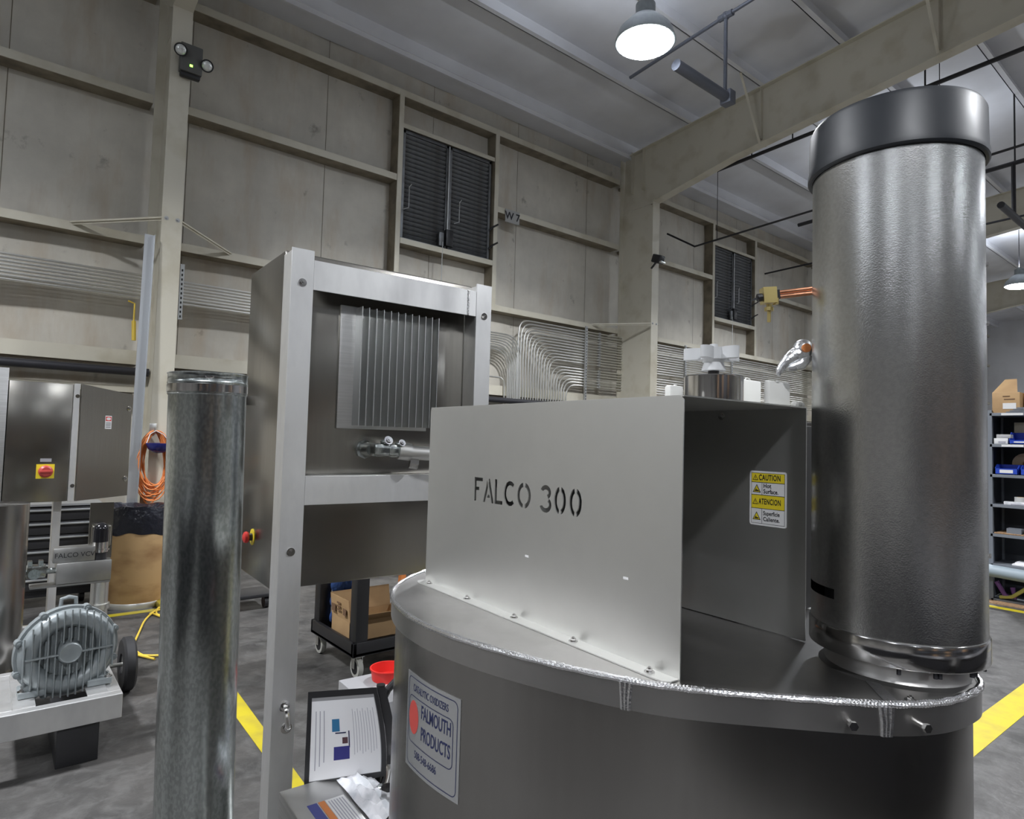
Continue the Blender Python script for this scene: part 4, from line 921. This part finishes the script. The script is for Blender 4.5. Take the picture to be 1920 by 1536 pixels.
# regenerative blower
bc = Vector((.338,3.66,.462)); bl = thing('ring_blower', 'grey cast ring blower with ribbed front cover on the left skid', 'blower', (bc.x,bc.y,.288))
AX = Vector((.12,-1,.02)).normalized()
BM_ = plane(bc, Vector((1,.12,0)), (0,0,1)); BN = BM_.to_3x3() @ Vector((0,0,1))
b = B(); b.lathe([(.001,-.10),(.10,-.10),(.19,-.06),(.205,-.03),(.207,.0),(.205,.01),(.001,.012)], bc, BN, 48); ho = part('housing', b, M_grey, bl)
ringp = [BM_ @ Vector((.152*cos(2*pi*k/40), .152*sin(2*pi*k/40), .012)) for k in range(40)]
b = B(); b.sweep(ringp, .042, 14, closed=True); part('impeller_ring', b, M_grey, ho)
for k in range(-6, 7):                   # vertical ribs over the ring
    x = k*.029; h_ = sqrt(max(.0, .198**2-x*x)); b = B()
    pr = [BM_ @ Vector((x, y, .012+(.046 if abs(y) > .10 or abs(x) > .1 else .040))) for y in (-h_, -h_*.6, -.045 if abs(x) < .045 else 0)] if abs(x) < .045 else None
    if pr:
        b.bar(BM_ @ Vector((x, -.05, .052)), BM_ @ Vector((x, -h_, .052)), .0045, .016, up=BN); part('guard_rib', b, M_grey, ho, False)
        b = B(); b.bar(BM_ @ Vector((x, .05, .052)), BM_ @ Vector((x, h_, .052)), .0045, .016, up=BN)
    else: b.bar(BM_ @ Vector((x, -h_, .052)), BM_ @ Vector((x, h_, .052)), .0045, .016, up=BN)
    part('guard_rib', b, M_grey, ho, False)
b = B(); b.bar(BM_ @ Vector((-.17,0,.056)), BM_ @ Vector((-.045,0,.056)), .006, .018, up=BN); b.bar(BM_ @ Vector((.045,0,.056)), BM_ @ Vector((.17,0,.056)), .006, .018, up=BN); part('cross_rib', b, M_grey, ho, False)
b = B(); b.lathe([(.001,.062),(.035,.062),(.042,.066),(.047,.06),(.05,.04),(.055,.01)], bc, BN, 28); part('hub_cap', b, M_grey, ho)
for k in range(9):
    x = -.088+.022*k; h_ = sqrt(.108**2-x*x); b = B(); b.bar(BM_ @ Vector((x,-h_,.016)), BM_ @ Vector((x,h_,.016)), .008, .012, up=BN); part('cooling_rib', b, M_grey, ho, False)
for a in (20, 70, 120, 160, 200, 245, 300, 340):
    p = BM_ @ Vector((.20*cos(radians(a)), .20*sin(radians(a)), .0)); b = B(); b.cyl(p-BN*.02, p+BN*.022, .016, seg=10); b.bolt(p+BN*.022, BN, .008, .008); part('bolt_lug', b, M_grey, ho)
b = B(); t0 = BM_ @ Vector((.0,.205,-.03)); b.sweep([t0+Vector((-.03,0,-.01)), t0+Vector((-.028,0,.028)), t0+Vector((0,0,.036)), t0+Vector((.028,0,.028)), t0+Vector((.03,0,-.01))], .009, 8); part('lifting_eye', b, M_grey, bl)
for s_ in (-1, 1):
    b = B(); b.bar(BM_ @ Vector((s_*.11,-.14,0)), BM_ @ Vector((s_*.15,-.165,0)), .07, .05, up=BN); b.box((bc.x+s_*.13-.05,bc.y-.06,.288), (bc.x+s_*.13+.05,bc.y+.06,.318), .006); part('foot', b, M_grey, bl)
b = B(); b.lathe([(.001,-.28),(.085,-.28),(.09,-.25),(.09,-.11),(.001,-.10)], bc, BN, 28); part('motor', b, M_grey, bl)
for s_ in (-1, 1): b = B(); b.bolt((bc.x+s_*.165,bc.y-.04,.318), (0,0,1), .010, .008); part('foot_bolt', b, M_shiny, bl)
# valve assembly behind the blower
va = thing('vent_valve', 'aluminium valve assembly reading FALCO VCV behind the blower', 'valve', (.5,4.5,.3))
b = B(); b.box((.318,4.46,.732), (.520,4.56,.815), .004); vb = part('actuator_box', b, M_alud, va)
text('lettering', 'FALCO VCV', .038, plane((.421,4.4595,.772), (1,0,0), (0,0,1)), M_ink, va, sx=.95)
b = B(); b.box((.336,4.45,.612), (.604,4.58,.731), .004); part('valve_block', b, M_alud, va)
b = B(); b.box((.22,4.45,.60), (.60,4.56,.611)); part('bracket', b, M_alud, va, False)
b = B(); b.cyl((.556,4.50,.29), (.556,4.50,.612), .046, seg=24); b.cyl((.556,4.50,.44), (.556,4.50,.47), .056, seg=24); part('pipe', b, M_gpipe, va)
b = B(); b.box((.49,4.53,.73), (.61,4.545,1.06)); b.box((.50,4.50,.80), (.60,4.53,.93), .01); part('back_bracket', b, M_cab, va, False)
b = B(); b.ball((.546,4.49,.905), .042); b.cyl((.546,4.49,.835), (.546,4.49,.905), .042, seg=20); part('black_cap', b, mat('gloss_black', (.01,.01,.012), .15), va)
b = B(); b.cyl((.546,4.49,.775), (.546,4.49,.835), .040, seg=20); b.cyl((.546,4.49,.785), (.546,4.49,.795), .046, seg=20); part('chrome_ring', b, M_shiny, va)
b = B(); b.cyl((.546,4.49,.731), (.546,4.49,.777), .036, seg=18); part('black_seat', b, M_black, va)
b = B(); b.box((.20,4.44,.66), (.29,4.52,.73), .01); b.cyl((.235,4.43,.685), (.235,4.46,.685), .028, seg=16); b.cyl((.15,4.48,.69), (.35,4.48,.69), .016, seg=10); b.box((.205,4.45,.725), (.225,4.5,.755)); b.box((.255,4.45,.725), (.275,4.5,.755)); part('conduit_tee', b, M_galv, va)

# tool chest, drum, cords
tc = thing('tool_chest', 'black tool chest with silver drawer trims behind the left unit', 'tool chest', (.6,6.8,0))
b = B(); b.box((.10,6.62,.09), (.80,6.9,.86), .005); part('chest', b, M_black, tc)
for k in range(6):
    z = .15+.115*k; b = B(); b.box((.13,6.60,z), (.77,6.62,z+.105), .003); d_ = part('drawer', b, M_black, tc)
    b = B(); b.box((.16,6.588,z+.078), (.74,6.602,z+.094), .002); part('drawer_trim', b, M_bar, d_)
b = B(); b.box((.10,6.60,.845), (.80,6.9,.862)); part('top_trim', b, M_bar, tc, False)
for x in (.2, .7): b = B(); b.cyl((x-.02,6.75,.045), (x+.02,6.75,.045), .045, seg=16); part('caster', b, M_black, tc)
dm = thing('fibre_drum', 'brown fibre drum lined with a black bin bag beside the left column', 'drum', (1.06,6.48,0))
b = B(); b.lathe([(.001,.03),(.225,.03),(.232,.05),(.235,.40),(.232,.80),(.225,.81),(.001,.81)], (1.06,6.38,0), seg=40); part('drum', b, M_drum, dm)
b = B(); b.lathe([(.001,0),(.24,0),(.24,.035),(.235,.05),(.22,.05)], (1.06,6.38,0), seg=40); part('base_ring', b, M_gpipe, dm)
b = B(); n = 64; rs = []
for r0, z0, am in ((.238,.62,.012),(.243,.66,.012),(.246,.72,.012),(.243,.80,.008),(.235,.85,.01),(.20,.845,.015),(.12,.78,.02)):
    rs.append([b.bm.verts.new((1.06+(r0+am*.25*sin(7*a+z0*30))*cos(a), 6.38+(r0+am*.25*sin(7*a+z0*30))*sin(a), z0+am*sin(3*a+1)+am*.6*sin(8*a+z0*9))) for a in [2*pi*k/n for k in range(n)]])
for A, C in zip(rs, rs[1:]):
    for k in range(n): b.bm.faces.new((A[k], A[(k+1) % n], C[(k+1) % n], C[k]))
part('bag_liner', b, M_bag, dm)
b = B(); b.sweep(fillet([(1.32,6.3,.10),(1.28,6.2,.03),(1.1,5.95,.012),(1.15,5.75,.012),(1.3,5.85,.012),(1.22,6.1,.02),(1.05,5.85,.012),(.93,5.4,.012),(.80,4.95,.012),(.92,4.72,.012),(1.25,4.80,.012)], .25, 8), .007, 8)
part('power_cord', b, M_ycord, smooth=True, label='yellow extension cord trailing over the floor beside the fibre drum', cat='cord')
b = B(); b.box((1.18,6.05,.0), (1.34,6.22,.05), .01); part('plug_box', b, mat('yellow_box', (.45,.35,.03), .5), label='small yellow cord box on the floor behind the round duct', cat='power box')
b = B(); b.sweep([(1.09,7.5,2.55),(1.09,7.5,2.80),(1.03,7.5,2.82)], .009, 6); b.cyl((1.09,7.5,2.62), (1.10,7.5,2.42), .02, seg=8); part('yellow_hanger', b, M_ycord, smooth=True, label='yellow tube hanging on the wall left of the column', cat='tube')

# ------------------------------------------------------------------ shelving on the right
X0, Y1_, Y0_ = 8.0, 1.97, -.2
sh = thing('shelving_unit', 'tall grey steel shelving unit at the right edge', 'shelving', (X0+.2, .9, 0))
LV = [.03, .38, .685, .985, 1.29, 1.60, 1.92]
for i, z in enumerate(LV):
    b = B(); b.box((X0,Y0_,z-.03), (X0+.45,Y1_,z), .002); so = part('shelf', b, M_shelf, sh, False)
    if i in (5, 6): b = B(); b.box((X0-.002,Y1_-.28,z-.026), (X0,Y1_-.10,z-.004)); part('shelf_tag', b, M_lblw, so, False)
for y in (Y1_, Y0_, .9):
    for x in (X0+.02, X0+.43): b = B(); b.box((x-.02,y-.02,0), (x+.02,y+.02,1.95)); part('upright', b, M_shelf, sh, False)
b = B(); b.box((X0+.44,Y0_,.03), (X0+.45,Y1_,1.9)); part('back_sheet', b, M_shelfd, sh, False)
b = B(); b.box((X0+.05,Y1_,.03), (X0+.44,Y1_+.005,1.9)); part('side_sheet', b, M_shelfd, sh, False)
def item(nm, label, cat, x0, x1, y0, y1, z0, z1, m, extra=None):
    t = thing(nm, label, cat, ((x0+x1)/2,(y0+y1)/2,z0)); b = B(); b.box((x0,y0,z0), (x1,y1,z1), .004); part('body', b, m, t)
    if extra: b = B(); b.box(*extra[0]); part(extra[1], b, extra[2], t, False)
    return t
c1 = item('carton', 'cardboard carton with raised flaps on the top of the shelving', 'box', 8.02, 8.4, 1.72, 1.95, 1.92, 2.13, M_card, (((8.017,1.75,1.96),(8.02,1.86,2.02)), 'address_label', M_lblw))
b = B(); b._add([(8.03,1.95,2.13),(8.03,1.74,2.13),(8.2,1.78,2.28),(8.2,1.88,2.28)], [(0,1,2,3)]); part('flap', b, M_card, c1, False)
b = B(); b.box((8.017,1.80,2.085), (8.02,1.86,2.095)); b.box((8.017,1.76,2.055), (8.02,1.85,2.065)); part('printed_mark', b, mk, c1, False)
item('carton', 'cardboard carton second from the left on the top of the shelving', 'box', 8.12, 8.4, 1.45, 1.69, 1.92, 2.2, M_card, (((8.117,1.5,2.0),(8.12,1.6,2.05)), 'address_label', M_lblw))
t = thing('tray_stack', 'stack of thin dark trays on the top shelf before the cartons', 'trays', (8.06,1.6,1.92))
for k in range(4): b = B(); b.box((8.0,1.2,1.922+.014*k), (8.11,1.83-.03*k,1.932+.014*k)); part('tray', b, M_shelf, t, False)
item('part_box', 'small white box at the left of the second highest shelf', 'box', 8.02, 8.12, 1.82, 1.94, 1.602, 1.66, M_lblw, (((8.018,1.84,1.61),(8.02,1.9,1.63)), 'tag', M_greyink))
item('part_box', 'grey box lying on the small white box', 'box', 8.03, 8.13, 1.80, 1.92, 1.661, 1.70, mat('pale_grey_card', (.4,.4,.4), .7), (((8.028,1.82,1.67),(8.03,1.88,1.68)), 'tag', M_greyink))
item('cream_carton', 'cream carton behind the blue bin on the second highest shelf', 'box', 8.25, 8.42, 1.3, 1.82, 1.602, 1.83, mat('cream_card', (.5,.45,.33), .7), (((8.247,1.5,1.7),(8.25,1.6,1.75)), 'tag', M_lblw))
def bin_(label, y0, y1, z, front=.06, h=.10):
    t = thing('parts_bin', label, 'bin', (8.1,(y0+y1)/2,z+.002)); z += .002
    b = B(); b.box((8.01,y0,z), (8.22,y1,z+.006)); b.box((8.01,y0,z), (8.015,y1,z+front)); b.box((8.215,y0,z), (8.22,y1,z+h))
    m_ = Matrix(((1,0,0,0),(0,0,1,0),(0,1,0,0),(0,0,0,1)))
    for y in (y0, y1-.005): b.prism([(8.01,z),(8.22,z),(8.22,z+h),(8.08,z+h),(8.01,z+front)], y, y+.005, m_)
    part('tub', b, M_blue, t, False); b = B(); b.box((8.008,y0+.04,z+.015), (8.0105,y1-.04,z+front-.012)); part('label_strip', b, M_lblw, t, False)
bin_('blue parts bin on the second highest shelf', 1.62, 1.81, 1.60, .04, .12)
bin_('blue parts bin with white strip at the left of the third shelf', 1.74, 1.93, 1.29)
bin_('blue parts bin second on the third shelf', 1.50, 1.72, 1.29)
t = thing('hose_roll', 'tan roll lying in the third highest shelf behind the blue bins', 'roll', (8.3,1.7,1.29))
b = B(); b.lathe([(.03,-.05),(.11,-.05),(.11,.05),(.03,.05)], (8.3,1.73,1.402), (1,0,0), 24, closed=True); part('roll', b, mat('tan_roll', (.4,.3,.18), .8), t)
b = B(); b.lathe([(.02,-.052),(.03,-.052),(.03,.052),(.02,.052)], (8.3,1.73,1.402), (1,0,0), 16, closed=True); part('core', b, M_wood, t)
t = thing('tape_roll', 'white tape roll on the fourth highest shelf', 'tape roll', (8.1,1.72,.985))
b = B(); b.lathe([(.03,0),(.05,0),(.05,.08),(.03,.08)], (8.1,1.74,.987), seg=24, closed=True); part('roll', b, mat('grey_tape', (.45,.45,.44), .6), t)
b = B(); b.lathe([(.025,0),(.03,0),(.03,.082),(.025,.082)], (8.1,1.74,.987), seg=16, closed=True); part('core', b, M_card, t)
item('clear_tray', 'flat translucent tray at the front of the fourth highest shelf', 'tray', 8.01, 8.08, 1.55, 1.86, .987, 1.02, M_clear, (((8.0085,1.6,.99),(8.01,1.8,1.0)), 'tag', M_greyink))
item('wood_board', 'brown board with metal blocks on the fifth highest shelf', 'board', 8.0, 8.35, 1.2, 1.94, .687, .70, M_wood, (((8.02,1.72,.70),(8.12,1.84,.75)), 'metal_block', M_shelf))
item('steel_block', 'dark steel block at the right end of the brown board', 'block', 8.02, 8.12, 1.60, 1.69, .702, .76, M_shelf, (((8.018,1.62,.72),(8.02,1.66,.73)), 'tag', M_dark))
item('paper_stack', 'pile of white papers on the second lowest shelf', 'papers', 8.02, 8.25, 1.4, 1.80, .382, .40, M_paper, (((8.05,1.45,.40),(8.24,1.78,.415)), 'top_sheet', M_paper))
t = thing('blue_grey_tube', 'thick blue-grey tube lying across the bottom of the shelving', 'tube', (7.85,1.6,.25))
b = B(); b.cyl((7.9,2.15,.33), (7.86,.6,.27), .06, seg=24); part('tube', b, M_bluegrey, t)
b = B(); b.box((7.84,1.2,.0), (7.92,1.26,.235)); b.box((7.86,2.02,.0), (7.92,2.08,.265)); part('stand', b, M_shelf, t, False)
t = thing('ratchet_straps', 'purple and yellow lifting straps heaped on the lowest shelf', 'straps', (8.05,1.75,.03))
b = B(); b.sweep([(8.03,1.93,.20),(8.02,1.86,.08),(8.03,1.78,.06),(8.04,1.80,.16)], .022, 8); part('strap', b, M_purple, t)
b = B(); b.sweep([(8.02,1.90,.05),(8.01,1.80,.07),(8.0,1.72,.14),(8.02,1.66,.2)], .018, 8); part('strap', b, M_olive, t)
t = thing('wooden_pallet', 'low wooden pallet under the shelving', 'pallet', (7.9,1,0))
for k in range(3): b = B(); b.box((7.86+.05*k,-.2,.0), (7.90+.05*k,2.0,.012+.0*k)); part('board', b, M_wood, t, False)

# unseen dark benches, added behind the camera to darken the tank's reflection
for i, (bx0, by0, bx1, by1) in enumerate(((-1.2,-2.9,1.2,-1.3), (1.5,-2.9,5.2,-1.3), (-3.6,-2.4,-2.2,1.8))):
    wb = thing('added_bench', ('unseen dark bench added straight behind the camera', 'unseen dark bench added behind the camera, right of the tank', 'unseen dark bench added left of the camera')[i], 'added_bench', ((bx0+bx1)/2,(by0+by1)/2,0))
    b = B(); b.box((bx0,by0,.84), (bx1,by1,.90), .004); part('top', b, M_blackpipe, wb)
    for x in (bx0+.05, bx1-.05):
        for y in (by0+.05, by1-.05): b = B(); b.box((x-.04,y-.04,0), (x+.04,y+.04,.84)); part('leg', b, M_black, wb, False)
    b = B(); b.box((bx0+.1,by0+.1,.1), (bx1-.1,by1-.1,.8)); part('cupboard', b, M_blackpipe, wb, False)

# unseen racking, added dark to deepen low reflections in cabinets and tank
for i in range(5):
    rx = -12.5+6.6*i; pr = thing('added_rack', 'unseen tall dark racking added at the back wall, %s from west' % ('first','second','third','fourth','fifth')[i], 'racking', (rx+3.2,-12.5,0), group='pallet racking at the back wall')
    for x in (rx, rx+3.2, rx+6.4):
        b = B(); b.box((x-.05,-13.2,0), (x+.05,-12.0,3.7)); part('upright_frame', b, M_blackpipe, pr, False)
    for z in (.15, 1.35, 2.55):
        b = B(); b.box((rx,-13.2,z), (rx+6.4,-12.0,z+.1)); sho = part('shelf', b, M_blackpipe, pr, False)
        for k in range(5):
            hh = random.uniform(.7,1.02); b = B(); b.box((rx+.1+1.26*k,-13.1,z+.1), (rx+1.26+1.26*k,-12.05,z+.1+hh), .01); part('crate', b, (M_black, M_blackpipe, M_wood)[(i+k) % 3] if random.random() < .5 else M_shelfd, sho, False)
